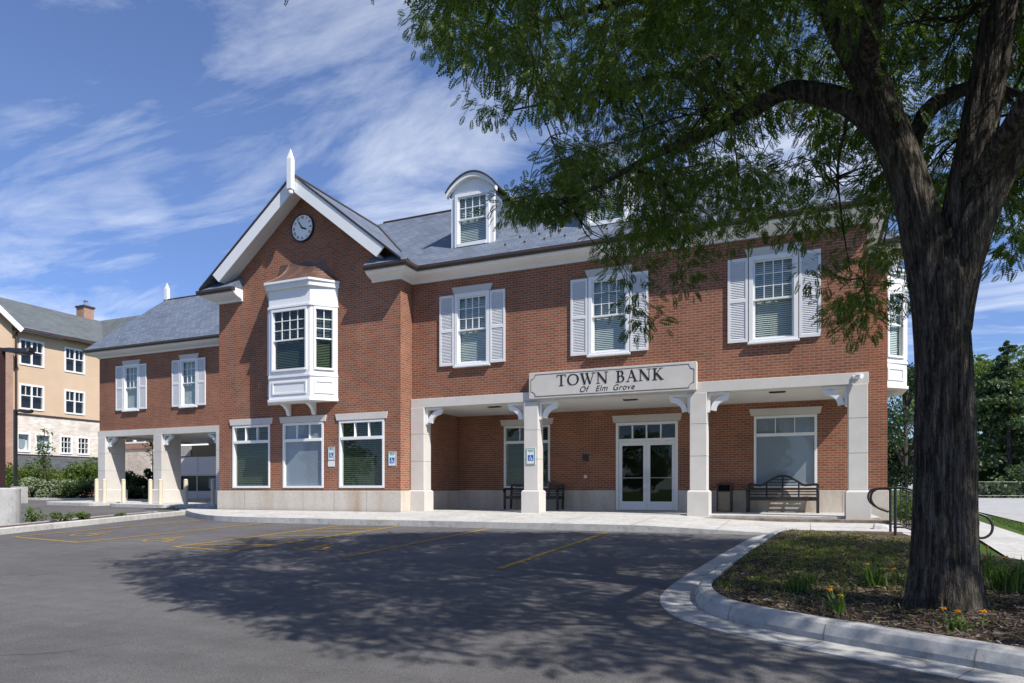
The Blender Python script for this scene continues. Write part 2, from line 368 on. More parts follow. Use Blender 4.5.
M['bollard'] = noisy('cream_bollard_paint', (0.66, 0.58, 0.42), (0.72, 0.65, 0.50), 3, 0.6, 0.05)
M['tan'] = noisy('tan_pebble_panel', (0.30, 0.23, 0.15), (0.38, 0.30, 0.20), 30, 0.8, 0.3)
M['teal'] = noisy('dark_green_panel', (0.010, 0.045, 0.042), (0.018, 0.06, 0.055), 3, 0.3, 0.0, spec=0.6)
M['silver'] = mat('brushed_metal', (0.55, 0.55, 0.55), 0.35, 0.5, 0.9)
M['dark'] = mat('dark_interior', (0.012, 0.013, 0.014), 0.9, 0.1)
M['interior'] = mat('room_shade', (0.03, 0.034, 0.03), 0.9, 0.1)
M['blind'] = noisy('white_blind', (0.70, 0.72, 0.68), (0.76, 0.78, 0.74), 3, 0.6, 0.0)
M['blind_green'] = noisy('dark_green_blind', (0.09, 0.13, 0.09), (0.13, 0.17, 0.115), 3, 0.5, 0.0)
M['shade'] = noisy('grey_roller_shade', (0.29, 0.31, 0.385), (0.32, 0.34, 0.415), 2, 0.8, 0.0)
M['red'] = noisy('maroon_metal', (0.03, 0.016, 0.017), (0.045, 0.02, 0.02), 4, 0.5, 0.0)
def glass():
    m = bpy.data.materials.new('window_glass'); m.use_nodes = True; t = m.node_tree; t.nodes.clear()
    out = t.nodes.new('ShaderNodeOutputMaterial'); mx = t.nodes.new('ShaderNodeMixShader'); tr = t.nodes.new('ShaderNodeBsdfTransparent'); gl = t.nodes.new('ShaderNodeBsdfGlossy')
    fr = t.nodes.new('ShaderNodeFresnel'); gm = t.nodes.new('ShaderNodeNewGeometry'); mr = t.nodes.new('ShaderNodeMapRange'); mr.inputs[3].default_value = 1.55; mr.inputs[4].default_value = 1 / 1.55
    t.links.new(gm.outputs['Backfacing'], mr.inputs[0]); t.links.new(mr.outputs[0], fr.inputs[0])
    tr.inputs[0].default_value = (0.86, 0.92, 0.90, 1); gl.inputs[0].default_value = (0.95, 0.98, 1, 1); gl.inputs['Roughness'].default_value = 0.01
    nz = t.nodes.new('ShaderNodeTexNoise'); nz.inputs['Scale'].default_value = 0.9; tcn = t.nodes.new('ShaderNodeTexCoord'); t.links.new(tcn.outputs['Object'], nz.inputs[0])
    bp = t.nodes.new('ShaderNodeBump'); bp.inputs['Strength'].default_value = 0.06; bp.inputs['Distance'].default_value = 0.05; t.links.new(nz.outputs[0], bp.inputs['Height']); t.links.new(bp.outputs[0], gl.inputs['Normal'])
    t.links.new(fr.outputs[0], mx.inputs[0]); t.links.new(tr.outputs[0], mx.inputs[1]); t.links.new(gl.outputs[0], mx.inputs[2]); t.links.new(mx.outputs[0], out.inputs[0]); return m
M['glass'] = glass()

# ------------------------------------------------------------------ ground sheets
def sheet(name, poly, off, m, step=1.0, label_kind='structure', zf=None, thick=0.0):
    zf = zf or zg
    bm = bmesh.new(); vs = [bm.verts.new((x, y, 0)) for x, y in poly]; bm.faces.new(vs)
    xs = [p[0] for p in poly]; ys = [p[1] for p in poly]
    for ax, lo, hi in ((0, min(xs), max(xs)), (1, min(ys), max(ys))):
        k = math.ceil(lo / step) * step
        while k < hi:
            co = (k, 0, 0) if ax == 0 else (0, k, 0); no = (1, 0, 0) if ax == 0 else (0, 1, 0)
            bmesh.ops.bisect_plane(bm, geom=bm.verts[:] + bm.edges[:] + bm.faces[:], plane_co=co, plane_no=no)
            k += step
    if thick:
        r = bmesh.ops.extrude_face_region(bm, geom=bm.faces[:])
        top = {v for v in r['geom'] if isinstance(v, bmesh.types.BMVert)}
        for v in bm.verts: v.co.z = zf(v.co.x, v.co.y) + (off if v in top else off - thick)
    else:
        for v in bm.verts: v.co.z = zf(v.co.x, v.co.y) + off
    bmesh.ops.recalc_face_normals(bm, faces=bm.faces)
    if not thick:
        for f in bm.faces:
            if f.normal.z < 0: f.normal_flip()
    me = bpy.data.meshes.new(name); bm.to_mesh(me); bm.free(); me.materials.append(m)
    o = bpy.data.objects.new(name, me); COL.objects.link(o)
    if label_kind: o['kind'] = label_kind
    return o
def smooth_path(pts, n=8):
    out = []; m = len(pts)
    for i in range(m - 1):
        p0 = Vector(pts[max(i - 1, 0)]); p1 = Vector(pts[i]); p2 = Vector(pts[i + 1]); p3 = Vector(pts[min(i + 2, m - 1)])
        for k in range(n):
            t = k / n
            out.append(0.5 * ((2 * p1) + (p2 - p0) * t + (2 * p0 - 5 * p1 + 4 * p2 - p3) * t * t + (3 * p1 - p0 - 3 * p2 + p3) * t ** 3))
    out.append(Vector(pts[-1])); return out
def offset_path(pts, d):
    out = []
    for i, p in enumerate(pts):
        t = (pts[min(i + 1, len(pts) - 1)] - pts[max(i - 1, 0)]).normalized(); out.append(Vector((p[0] - t[1] * d, p[1] + t[0] * d)))
    return out
def kerb(name, pts, prof, m, zf=zg, gap=None):
    """prof points (side offset to the left of travel, height)"""
    mb = MB(); fr = []
    for i, p in enumerate(pts):
        t = (pts[min(i + 1, len(pts) - 1)] - pts[max(i - 1, 0)]).normalized()
        fr.append((Vector((p[0], p[1], zf(p[0], p[1]))), Vector((-t[1], t[0], 0)), Vector((0, 0, 1))))
    mb.sweep(prof, fr); o = mb.build(name, m, smooth=False, bevel=0); o['kind'] = 'structure'; return o
# terrain to the horizon
bm = bmesh.new()
xs = [-900, -500, -250, -120, -80] + list(range(-60, 21, 2)) + [30, 50, 90, 160, 300, 600, 900]
ys = [-600, -250, -100, -50, -30, -20] + list(range(-14, 41, 2)) + [50, 70, 100, 160, 300, 600, 1200]
gv = [[bm.verts.new((x, y, zg(x, y) - 0.06)) for y in ys] for x in xs]
for i in range(len(xs) - 1):
    for j in range(len(ys) - 1): bm.faces.new((gv[i][j], gv[i + 1][j], gv[i + 1][j + 1], gv[i][j + 1]))
me = bpy.data.meshes.new('ground'); bm.to_mesh(me); bm.free(); me.materials.append(M['lawn'])
o = bpy.data.objects.new('ground', me); COL.objects.link(o); o['kind'] = 'structure'

Yf, Yg, Yb, Yl = 17.9, 17.25, 20.9, 22.2
SWF = 14.3                                              # front edge of the pavement before the porch
# asphalt car park
LK = [G(-90, 549), G(0, 535), G(100, 524), G(190, 514.5)]
sheet('parking_lot', [(-40, -25), (30, -25), (30, -1), (8, 1.0), (1.5, 4.9), (0.2, 6.0), (0.0, 14.6), (-19, 17.3), (-30, 17.3), (-30, 14.5), (-40, 14.5)], 0.0, M['asphalt'])
sheet('drive_lane', [(-17.9, 17.31), (-48, 17.31), (-48, 33), (-17.9, 33)], -0.001, M['asphalt'])
# pavement in front of the building
def zsw(x, y): return -0.10 + 0.10 * min(max((y - SWF) / 3.3, 0), 1) - 0.012 - 0.10 * min(max((x + 3.2) / 2.5, 0), 1)
SW = [(-17.9, 17.0), (-19.55, 17.25)] + [tuple(p) for p in smooth_path([(-19.3, 16.9), (-17.5, 15.6), (-15.5, SWF + 0.25), (-13.6, SWF)], 5)] + [(2.0, SWF), (2.0, 17.78), (-10.9, 17.78), (-10.9, 17.1), (-17.9, 17.1)]
SW = [p for p in SW if p != (-17.9, 17.0)]
sheet('pavement', SW, 0.0, M['conc'], 0.75, zf=zsw, thick=0.3)
# joints in the pavement
mb = MB()
for k in range(11):
    x = -17.4 + k * 1.75
    ys_ = [max(SWF + 0.01, SWF + (0.9 if x < -16 else 0)), 15.0, 16.0, 17.0]
    for a, b in zip(ys_[:-1], ys_[1:]):
        if a < b: mb.face([(x, a, zsw(x, a) + 0.003), (x + 0.012, a, zsw(x, a) + 0.003), (x + 0.012, b, zsw(x, b) + 0.003), (x, b, zsw(x, b) + 0.003)])
for x0, x1, y in ((-13.5, 2.0, 14.47), (-16, 2.0, 15.9)):
    mb.face([(x0, y, zsw(x0, y) + 0.0035), (x1, y, zsw(x1, y) + 0.0035), (x1, y + 0.012, zsw(x1, y) + 0.0035), (x0, y + 0.012, zsw(x0, y) + 0.0035)])
o = mb.build('pavement_joints', M['joint']); o['kind'] = 'structure'
# porch floor slab
mb = MB(); mb.box(-10.95, 1.6, 17.79, Yb + 0.2, -0.3, 0.0); o = mb.build('porch_floor', M['conc'], bevel=0.01); o['kind'] = 'structure'
# left kerb with planted strip
lkp = smooth_path(LK + [(-19.75, 17.2)], 8)
kerb('kerb', lkp, [(0, -0.1), (0, 0.13), (0.015, 0.145), (0.16, 0.145), (0.17, -0.1)], M['conc'])
inner = offset_path(lkp, 0.172); far = offset_path(lkp, 1.25)
sheet('planting_strip', [tuple(p) for p in inner] + [tuple(p) for p in reversed(far)], 0.09, M['mulch'], 0.8)
kerb('kerb', far, [(0.0, -0.1), (0.0, 0.11), (0.12, 0.11), (0.12, -0.1)], M['kerb'])
# tree island: gutter pan and kerb
IS = [(-0.75, 14.28), (-0.95, 13.4), (-1.14, 11.4), (-1.30, 9.3), (-1.39, 7.9), (-1.36, 7.0), (-1.12, 6.28), (-0.72, 5.82), (-0.2, 5.5), (0.45, 5.18), (1.0, 4.91), (2.6, 4.1), (5.2, 2.75), (9.0, 0.85)]
isp = smooth_path(IS, 7)
kerb('gutter', isp, [(0.0, -0.1), (0.0, 0.006), (0.34, 0.012), (0.34, -0.1)], M['kerb'])
kp = offset_path(isp, 0.342)
kerb('kerb', kp, [(0.0, -0.1), (0.0, 0.05), (0.035, 0.125), (0.06, 0.148), (0.085, 0.155), (0.15, 0.155), (0.165, 0.145), (0.17, -0.1)], M['kerb'])
mb = MB()
for i in range(14, len(isp) - 1, 11):                    # contraction joints in kerb and gutter
    t = (isp[i + 1] - isp[i - 1]).normalized(); nrm = Vector((-t[1], t[0], 0)); o_ = Vector((isp[i][0], isp[i][1], zg(*isp[i])))
    prof = [(-0.002, 0.0), (-0.002, 0.009), (0.338, 0.015), (0.338, 0.06), (0.374, 0.13), (0.40, 0.152), (0.425, 0.159), (0.495, 0.159), (0.495, 0.0)]
    t3 = Vector((t[0], t[1], 0))
    mb.sweep(prof, [(o_ - t3 * 0.004, nrm, Vector((0, 0, 1))), (o_ + t3 * 0.004, nrm, Vector((0, 0, 1)))])
o = mb.build('kerb_joints', M['joint']); o['kind'] = 'structure'
ki = offset_path(isp, 0.45)
def zis(x, y):
    b = 0.10 + 0.05 * math.sin(x * 1.7 + 0.6 * y) * math.sin(y * 1.1) * 0.35
    dd = math.hypot(x - 1.03, y - 6.6); b += 0.02 * math.exp(-(dd / 0.5) ** 2)
    return zg(x, y) + b + 0.022
ipoly = [tuple(p) for p in ki] + [(9.5, 3.0), G(1250, 668), G(1150, 626), G(1100, 604), G(1024, 571), G(975, 561), (1.62, 14.0), (1.62, 14.28)]
sheet('island_soil', ipoly, 0.0, M['mulch'], 0.4, zf=zis)
sheet('lawn', [(1.64, 13.25), (2.0, 10.6), (3.6, 7.6), (9.6, 3.2), (40, 3), (60, 90), (1.64, 90)], -0.015, M['lawn'], 3.0)

# right hand walks and the far road
def gp(*uv): return [G(u, v, 0.02) for u, v in uv]
sheet("footpath", gp((930, 505), (976, 519.7), (1024, 535), (1100, 562), (1100, 600), (1024, 567), (1010, 558), (978, 538), (930, 516)), 0.008, M["conc"], 2.0); sheet("footpath", gp((930, 558), (1009, 558.6), (1025, 567.5), (930, 562)), 0.004, M["conc"], 2.0)
sheet('road', gp((900, 497.5), (1200, 497.5), (1200, 545), (1030, 524), (975, 511), (940, 507)), 0.02, M['kerb'], 6.0)

# painted stall lines and symbols
mb = MB(); zoff = [0]
def ground_quad(p, q, w):
    p = Vector(p); q = Vector(q); n = max(1, int((q - p).length)); t = (q - p).normalized(); s = Vector((-t[1], t[0])) * w / 2; zoff[0] = (zoff[0] + 1) % 7
    for k in range(n):
        a = p.lerp(q, k / n); b = p.lerp(q, (k + 1) / n)
        mb.face([(c[0], c[1], zg(c[0], c[1]) + 0.005 + zoff[0] * 0.0004) for c in (a + s, a - s, b - s, b + s)][::-1])
for x, y0, y1 in ((-3.8, 8.4, 14.0), (-6.62, 8.75, 14.1), (-9.05, 8.9, 14.2), (-10.6, 9.0, 14.2), (-13.2, 9.0, 14.5), (-15.9, 9.4, 15.6)):
    ground_quad((x, y0), (x - 0.04, y1), 0.105)
ground_quad((-10.6, 9.05), (-9.05, 8.95), 0.10)
for k in range(6):
    ground_quad((-10.5, 9.4 + k * 0.9), (-9.12, 9.9 + k * 0.9), 0.085)
ground_quad((-13.2, 9.05), (-15.9, 9.45), 0.09)
WHEEL = [([(0.30, 0.95), (0.34, 0.55), (0.62, 0.55), (0.72, 0.18), (0.84, 0.22)], 0.09), ([(0.33, 0.75), (0.58, 0.74)], 0.07),
         ([(0.28, 0.62), (0.16, 0.52), (0.12, 0.36), (0.2, 0.2), (0.36, 0.13), (0.52, 0.18), (0.6, 0.32)], 0.075), ([(0.25, 1.03), (0.37, 1.03)], 0.12)]
for cx_, cy_ in ((-7.9, 9.3), (-11.9, 9.5), (-14.7, 9.9)):
    for pts, w in WHEEL:
        for a, b in zip(pts[:-1], pts[1:]):
            ground_quad((cx_ + (a[0] - 0.5) * 1.1, cy_ + a[1] * 1.0), (cx_ + (b[0] - 0.5) * 1.1, cy_ + b[1] * 1.0), w)
o = mb.build('parking_markings', M['paint']); o['kind'] = 'structure'

# ------------------------------------------------------------------ building kit
def wall(name, parent, m, a0, a1, z0, z1, front, back, opens=(), axis='y', extra=None):
    """wall between a0..a1 with rectangular openings (a0,a1,z0,z1); axis 'y': a = X, faces at Y = front/back"""
    mb = MB(); pt = (lambda a, d, z: (a, d, z)) if axis == 'y' else (lambda a, d, z: (d, a, z))
    As = sorted({a0, a1} | {x for o in opens for x in o[:2]}); Zs = sorted({z0, z1} | {x for o in opens for x in o[2:]})
    flip = (front > back) != (axis == 'x')
    def q(pts):
        mb.face(pts[::-1] if flip else pts)
    hole = lambda i, j: any(o[0] - 1e-6 <= As[i] and As[i + 1] <= o[1] + 1e-6 and o[2] - 1e-6 <= Zs[j] and Zs[j + 1] <= o[3] + 1e-6 for o in opens)
    for i in range(len(As) - 1):
        for j in range(len(Zs) - 1):
            if hole(i, j): continue
            a, b, c, d = As[i], As[i + 1], Zs[j], Zs[j + 1]
            q([pt(a, front, c), pt(b, front, c), pt(b, front, d), pt(a, front, d)])
            q([pt(b, back, c), pt(a, back, c), pt(a, back, d), pt(b, back, d)])
    def rim(a, b, c, d, inward):
        s = [[pt(a, front, c), pt(a, back, c), pt(a, back, d), pt(a, front, d)][::-1], [pt(b, front, c), pt(b, back, c), pt(b, back, d), pt(b, front, d)],
             [pt(a, front, c), pt(b, front, c), pt(b, back, c), pt(a, back, c)][::-1], [pt(a, front, d), pt(b, front, d), pt(b, back, d), pt(a, back, d)]]
        for f in s: q(f[::-1] if inward else f)
    rim(a0, a1, z0, z1, False)
    for o in opens: rim(*o, True)
    if extra: extra(mb)
    return mb.build(name, m, parent)
def TR(x, y, z, rz=0.0): return Matrix.Translation((x, y, z)) @ Matrix.Rotation(rz, 4, 'Z')
def blinds(parent, Mx, x0, x1, z0, z1, y, m, pitch=0.05, back=True):
    mb = MB(Mx); z = z0 + pitch / 2; w = pitch * (0.55 if m.name.startswith('dark') else 0.92)
    while z < z1:
        jig = random.uniform(-0.002, 0.002)
        mb.face([(x0, y - 0.016, z - w / 2 + jig), (x1, y - 0.016, z - w / 2 - jig), (x1, y + 0.016, z + w / 2 - jig), (x0, y + 0.016, z + w / 2 + jig)]); z += pitch
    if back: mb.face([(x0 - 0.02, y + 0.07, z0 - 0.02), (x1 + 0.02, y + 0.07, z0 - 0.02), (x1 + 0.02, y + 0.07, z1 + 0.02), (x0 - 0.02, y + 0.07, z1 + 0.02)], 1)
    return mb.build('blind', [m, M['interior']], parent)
def lintel(parent, Mx, x0, x1, z0, h=0.20, flare=0.07, p=0.035):
    mb = MB(Mx); mb.prism([(x0, z0), (x1, z0), (x1 + flare, z0 + h), (x0 - flare, z0 + h)], lambda a, b, d: (a, d, b), -p, 0.05)
    return mb.build('lintel', M['stone'], parent, bevel=0.006)
def sash_window(parent, Mx, w, h, cols=4, rows=3, blind='blind', casing=0.10, lint=True, drop=0.0, shade_frac=1.0, proud=0.05, sill=True):
    """double-hung window, origin at the lower left of the outer casing, wall face at y = 0, looking towards -y"""
    c = casing; mb = MB(Mx)
    mb.box(0, c, -proud, 0.09, 0, h); mb.box(w - c, w, -proud, 0.09, 0, h); mb.box(c, w - c, -proud, 0.09, h - c, h); mb.box(c, w - c, -proud, 0.09, 0, c * 0.7)
    fr = mb.build('window', M['vinyl'], parent, bevel=0.006)
    x0, x1, z0, z1 = c, w - c, c * 0.7, h - c; zm = (z0 + z1) / 2; s = 0.045
    for nm, za, zb, yy in (('upper_sash', zm - 0.02, z1, 0.0), ('lower_sash', z0, zm + 0.02, 0.042)):
        mb = MB(Mx); ya, yb = yy, yy + 0.038
        mb.box(x0 + .002, x0 + s, ya, yb, za, zb); mb.box(x1 - s, x1 - .002, ya, yb, za, zb); mb.box(x0 + s, x1 - s, ya, yb, zb - s, zb - .002); mb.box(x0 + s, x1 - s, ya, yb, za + .002, za + s)
        if nm == 'upper_sash':
            for k in range(1, cols):
                x = x0 + s + (x1 - x0 - 2 * s) * k / cols; mb.box(x - 0.011, x + 0.011, ya + 0.006, yb - 0.004, za + s, zb - s)
            for k in range(1, rows):
                z = za + s + (zb - za - 2 * s) * k / rows; mb.box(x0 + s, x1 - s, ya + 0.009, yb - 0.006, z - 0.011, z + 0.011)
        mb.build(nm, M['vinyl'], fr)
        mb = MB(Mx); mb.face([(x0 + s, ya + 0.02, za + s), (x1 - s, ya + 0.02, za + s), (x1 - s, ya + 0.02, zb - s), (x0 + s, ya + 0.02, zb - s)]); mb.build('pane', M['glass'], fr)
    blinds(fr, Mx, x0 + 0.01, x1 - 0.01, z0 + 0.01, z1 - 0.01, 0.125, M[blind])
    if sill:
        mb = MB(Mx); mb.box(-0.03, w + 0.03, -proud - 0.05, 0.02, -0.055, -0.002); mb.build('sill', M['vinyl'], fr, bevel=0.006)
    if lint: lintel(fr, Mx, -0.03, w + 0.03, h + 0.004)
    return fr
def transom_window(parent, Mx, w, h, kind, tz, n=3):
    c = 0.068; mb = MB(Mx)
    mb.box(0, c, -0.02, 0.12, 0, h); mb.box(w - c, w, -0.02, 0.12, 0, h); mb.box(c, w - c, -0.02, 0.12, h - c, h); mb.box(c, w - c, -0.02, 0.12, 0, c)
    mb.box(c, w - c, -0.03, 0.12, tz, tz + 0.09)
    for k in range(1, n):
        x = c + (w - 2 * c) * k / n; mb.box(x - 0.011, x + 0.011, -0.012, 0.11, tz + 0.09, h - c)
    fr = mb.build('window', M['vinyl'], parent, bevel=0.006)
    for za, zb in ((c, tz), (tz + 0.09, h - c)):
        mb = MB(Mx); mb.face([(c, 0.05, za), (w - c, 0.05, za), (w - c, 0.05, zb), (c, 0.05, zb)]); mb.build('pane', M['glass'], fr)
    if kind == 'shade':
        mb = MB(Mx); mb.box(c + 0.004, w - c - 0.004, 0.075, 0.08, c + 0.01, h - c - 0.004); mb.build('roller_shade', M['shade'], fr)
    else:
        blinds(fr, Mx, c + 0.01, w - c - 0.01, c + 0.02, h - c - 0.01, 0.16, M['blind_green'], 0.062)
    lintel(fr, Mx, -0.08, w + 0.08, h + 0.012, 0.20, 0.05)
    return fr
def shutter(parent, Mx, w, h):
    s = 0.06; mb = MB(Mx); y0, y1 = -0.055, -0.012; zs = [0, s * 1.3, h * 0.5 - 0.05, h * 0.5 + 0.04, h - s * 1.2, h]
    mb.box(0, s, y0, y1, 0, h); mb.box(w - s, w, y0, y1, 0, h)
    for a, b in ((zs[0], zs[1]), (zs[2], zs[3]), (zs[4], zs[5])): mb.box(s, w - s, y0, y1, a, b)
    mb.box(s, w - s, y1 - 0.008, y1 - 0.004, zs[1], zs[4])
    for a, b in ((zs[1], zs[2]), (zs[3], zs[4])):
        n = int((b - a) / 0.042)
        for k in range(n):
            z = a + (b - a) * (k + 0.5) / n
            mb.hexa([(s, y0 + 0.008, z - 0.022), (w - s, y0 + 0.008, z - 0.022), (w - s, y0 + 0.013, z - 0.022), (s, y0 + 0.013, z - 0.022),
                     (s, y1 - 0.014, z + 0.018), (w - s, y1 - 0.014, z + 0.018), (w - s, y1 - 0.009, z + 0.018), (s, y1 - 0.009, z + 0.018)])
    return mb.build('shutter', M['shutter'], parent)
def roof_plane(mb, a, b, c, d, mi=0):
    """quad a,b along the eave, d,c along the ridge; UV follows the slope"""
    a, b, c, d = map(Vector, (a, b, c, d)); ux = (b - a).normalized(); nrm = ux.cross(d - a).normalized(); uy = nrm.cross(ux)
    pts = [a, b, c] + ([d] if (d - c).length > 1e-5 else [])
    mb.face(pts, mi, [((p - a).dot(ux), (p - a).dot(uy)) for p in pts])
def mould(name, parent, path, prof, m, up=Vector((0, 0, 1)), outs=None):
    """mitred sweep of prof (out, z) along a plan polyline; out is to the right of travel"""
    pts = [Vector((p[0], p[1], 0)) for p in path]; fr = []
    for i, p in enumerate(pts):
        d0 = (pts[i] - pts[i - 1]).normalized() if i else None; d1 = (pts[i + 1] - pts[i]).normalized() if i + 1 < len(pts) else None
        r = lambda d: Vector((d.y, -d.x, 0))
        if d0 is None: n = r(d1)
        elif d1 is None: n = r(d0)
        else:
            n = (r(d0) + r(d1)); n = n / max(n.dot(r(d0)), 1e-6) if n.length > 1e-6 else r(d0)
        fr.append((p, n, up))
    mb = MB(); mb.sweep(prof, fr); return mb.build(name, m, parent)

# ------------------------------------------------------------------ the bank
bank = thing('bank_building', (-10.9, 20.9, 0), 'two storey red brick bank building with stone porch, clock gable and slate roof', 'building')
ZE, ZR = 7.22, 10.65                                 # eave and ridge
# walls
winA, winB, winC = (-9.51, 4.28), (-5.41, 4.28), (-1.28, 4.28); WW, WH = 1.13, 2.12
op2 = [(x + 0.06, x + WW - 0.06, z + 0.04, z + WH - 0.05) for x, z in (winA, winB, winC)]
wall('wall', bank, M['brick'], -10.97, 1.33, 3.372, 7.0, Yf, Yf + 0.3, op2)
wall('wall', bank, M['brick'], -10.97, 2.04, 0.62, 7.0, Yb, Yb + 0.3, [(-9.2, -7.68, 0.73, 2.70), (-5.40, -3.55, 0.62, 2.68), (-1.30, 0.25, 0.73, 2.70)])
mb = MB(); mb.box(1.03, 1.33, Yf + 0.301, Yb - 0.002, 3.372, 7.0); mb.build('wall', M['brick'], bank)
BRX = 2.04
wall('wall', bank, M['brick'], Yb + 0.301, 27.0, 0.0, 7.0, BRX, BRX - 0.3, [], axis='x')
mb = MB(); mb.box(-10.97, BRX - 0.302, 26.7, 27.0, 0.0, 7.0); mb.build('wall', M['brick'], bank)
GX0, GX1 = -18.13, -10.985; GC = (GX0 + GX1) / 2
gw = [(-17.53, -15.93), (-15.40, -13.79), (-13.20, -11.55)]
def gable_tri(mb):
    zt = 7.0; h = (GX1 - GX0) / 2 * 0.797
    mb.prism([(GX0, zt), (GX1, zt), (GX1, 7.46), (GC, 7.46 + h), (GX0, 7.46)], lambda a, b, d: (a, d, b), Yg, Yg + 0.3)
wall('wall', bank, M['brick'], GX0, GX1, 0.60, 7.0, Yg, Yg + 0.3, [(a + 0.05, b - 0.05, 0.74, 2.70) for a, b in gw] + [(-15.3, -13.9, 4.2, 6.3)], extra=gable_tri)
mb = MB(); mb.box(GX1 - 0.3, GX1, Yg + 0.301, Yb + 0.3, 0.60, 7.0); mb.build('wall', M['brick'], bank)
mb = MB(); mb.box(GX0, GX0 + 0.3, Yg + 0.301, 29.8, 0.60, 7.0); mb.build('wall', M['brick'], bank)
# room floor between storeys and dark room backs
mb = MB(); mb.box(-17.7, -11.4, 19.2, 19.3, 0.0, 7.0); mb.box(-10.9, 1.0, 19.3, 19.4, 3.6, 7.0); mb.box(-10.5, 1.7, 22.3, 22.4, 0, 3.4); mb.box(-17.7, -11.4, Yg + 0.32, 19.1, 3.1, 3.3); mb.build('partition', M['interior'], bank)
# stone base courses
def stone_base(x0, x1, y, z0, z1, p=0.045, h=None):
    mb = MB(); mb.box(x0, x1, y - p, y + 0.29, z0, z1); b = mb.build('base_course', M['base'], bank, bevel=0.012)
    n = max(1, round((x1 - x0) / 1.15))
    for k in range(1, n):
        x = x0 + (x1 - x0) * k / n; mb = MB(); mb.box(x - 0.004, x + 0.004, y - p - 0.002, y - p + 0.02, z0, z1 - 0.01); mb.build('joint', M['joint'], b)
stone_base(GX0 - 0.045, GX1 + 0.045, Yg, -0.12, 0.598)
mb = MB(); mb.box(GX1 - 0.25, GX1 + 0.044, Yg + 0.292, Yb - 0.031, -0.12, 0.598); mb.build('base_course', M['base'], bank, bevel=0.01)
stone_base(-11.0, -5.44, Yb, -0.05, 0.617, 0.03); stone_base(-3.51, BRX + 0.03, Yb, -0.25, 0.617, 0.03)
mb = MB(); mb.box(BRX - 0.25, BRX + 0.03, Yb + 0.292, 27.0, -0.4, 0.617); mb.build('base_course', M['base'], bank)
# porch beam, ceiling, columns and brackets
mb = MB(); mb.box(-10.97, 1.36, Yf - 0.10, Yf + 0.28, 3.10, 3.368); mb.box(1.0, 1.36, Yf + 0.281, Yb - 0.003, 3.10, 3.368); mb.build('porch_beam', M['stone'], bank, bevel=0.008)
mb = MB(); mb.box(-10.96, 0.998, Yf + 0.282, Yb - 0.004, 3.14, 3.34); mb.build('porch_ceiling', M['soffit'], bank)
def bracket_mb(mb, x, s, y0, y1, zt, w=0.54, h=0.50):
    fn = lambda a, b, d: (x + s * a, d, zt + b)
    mb.prism([(0, 0), (w, 0), (w, -0.07), (0, -0.07)], fn, y0, y1)
    mb.prism([(0, -0.071), (0.07, -0.071), (0.07, -h + 0.05), (0.04, -h), (0, -h)], fn, y0 + 0.002, y1 - 0.002)
    arc = []; n = 10
    for k in range(n + 1):
        t = math.pi / 2 * k / n; arc.append((w - 0.04 - (w - 0.12) * math.sin(t), -h + 0.06 + (h - 0.13) * math.cos(t)))
    arc2 = []
    for k in range(n + 1):
        t = math.pi / 2 * k / n; arc2.append((w - 0.05 - (w - 0.26) * math.sin(t) * 1.0, -h + 0.03 + (h - 0.235) * math.cos(t)))
    for k in range(n):
        a, b, c, d = arc[k], arc[k + 1], arc2[k + 1], arc2[k]
        mb.prism([a, b, c, d], fn, y0 + 0.012, y1 - 0.012)
    mb.prism([(w, -0.071), (w - 0.03, -0.16), (w - 0.10, -0.18), (w - 0.13, -0.071)], fn, y0 + 0.004, y1 - 0.004)
def column(x0, x1, y0, y1, zb, zt, sides, base=0.075, zbase=0.62, zbr=3.095, brk=True):
    mb = MB(); mb.box(x0, x1, y0, y1, zbase + 0.002, zt); c = mb.build('column', M['stone'], bank, bevel=0.012)
    mb = MB(); mb.box(x0 - base, x1 + base, y0 - base, y1 + base, zb, zbase - 0.04)
    mb.hexa([(x0 - base, y0 - base, zbase - 0.039), (x1 + base, y0 - base, zbase - 0.039), (x1 + base, y1 + base, zbase - 0.039), (x0 - base, y1 + base, zbase - 0.039),
             (x0 - .02, y0 - .02, zbase + 0.001), (x1 + .02, y0 - .02, zbase + 0.001), (x1 + .02, y1 + .02, zbase + 0.001), (x0 - .02, y1 + .02, zbase + 0.001)])
    mb.build('base_block', M['stone'], c, bevel=0.01)
    for k in (1, 2):
        mb = MB(); z = zbase + (zt - zbase) * (0.33 * k + 0.02); mb.box(x0 - 0.002, x1 + 0.002, y0 - 0.002, y1 + 0.002, z, z + 0.009); mb.build('joint', M['joint'], c)
    ym = (y0 + y1) / 2
    for s in sides:
        mb = MB(); bracket_mb(mb, x1 + 0.003 if s > 0 else x0 - 0.003, s, y0 + 0.10, y0 + 0.24, zbr); mb.build('bracket', M['white'], c, bevel=0.004)
column(-10.965, -10.50, Yf - 0.13, Yf + 0.3, -0.06, 3.097, [1], 0.055)
column(-7.26, -6.84, Yf - 0.13, Yf + 0.29, -0.06, 3.097, [-1, 1], 0.06)
column(-2.70, -2.28, Yf - 0.13, Yf + 0.29, -0.06, 3.097, [-1, 1], 0.06)
column(0.93, 1.34, Yf - 0.13, Yf + 0.29, -0.10, 3.097, [-1], 0.06)
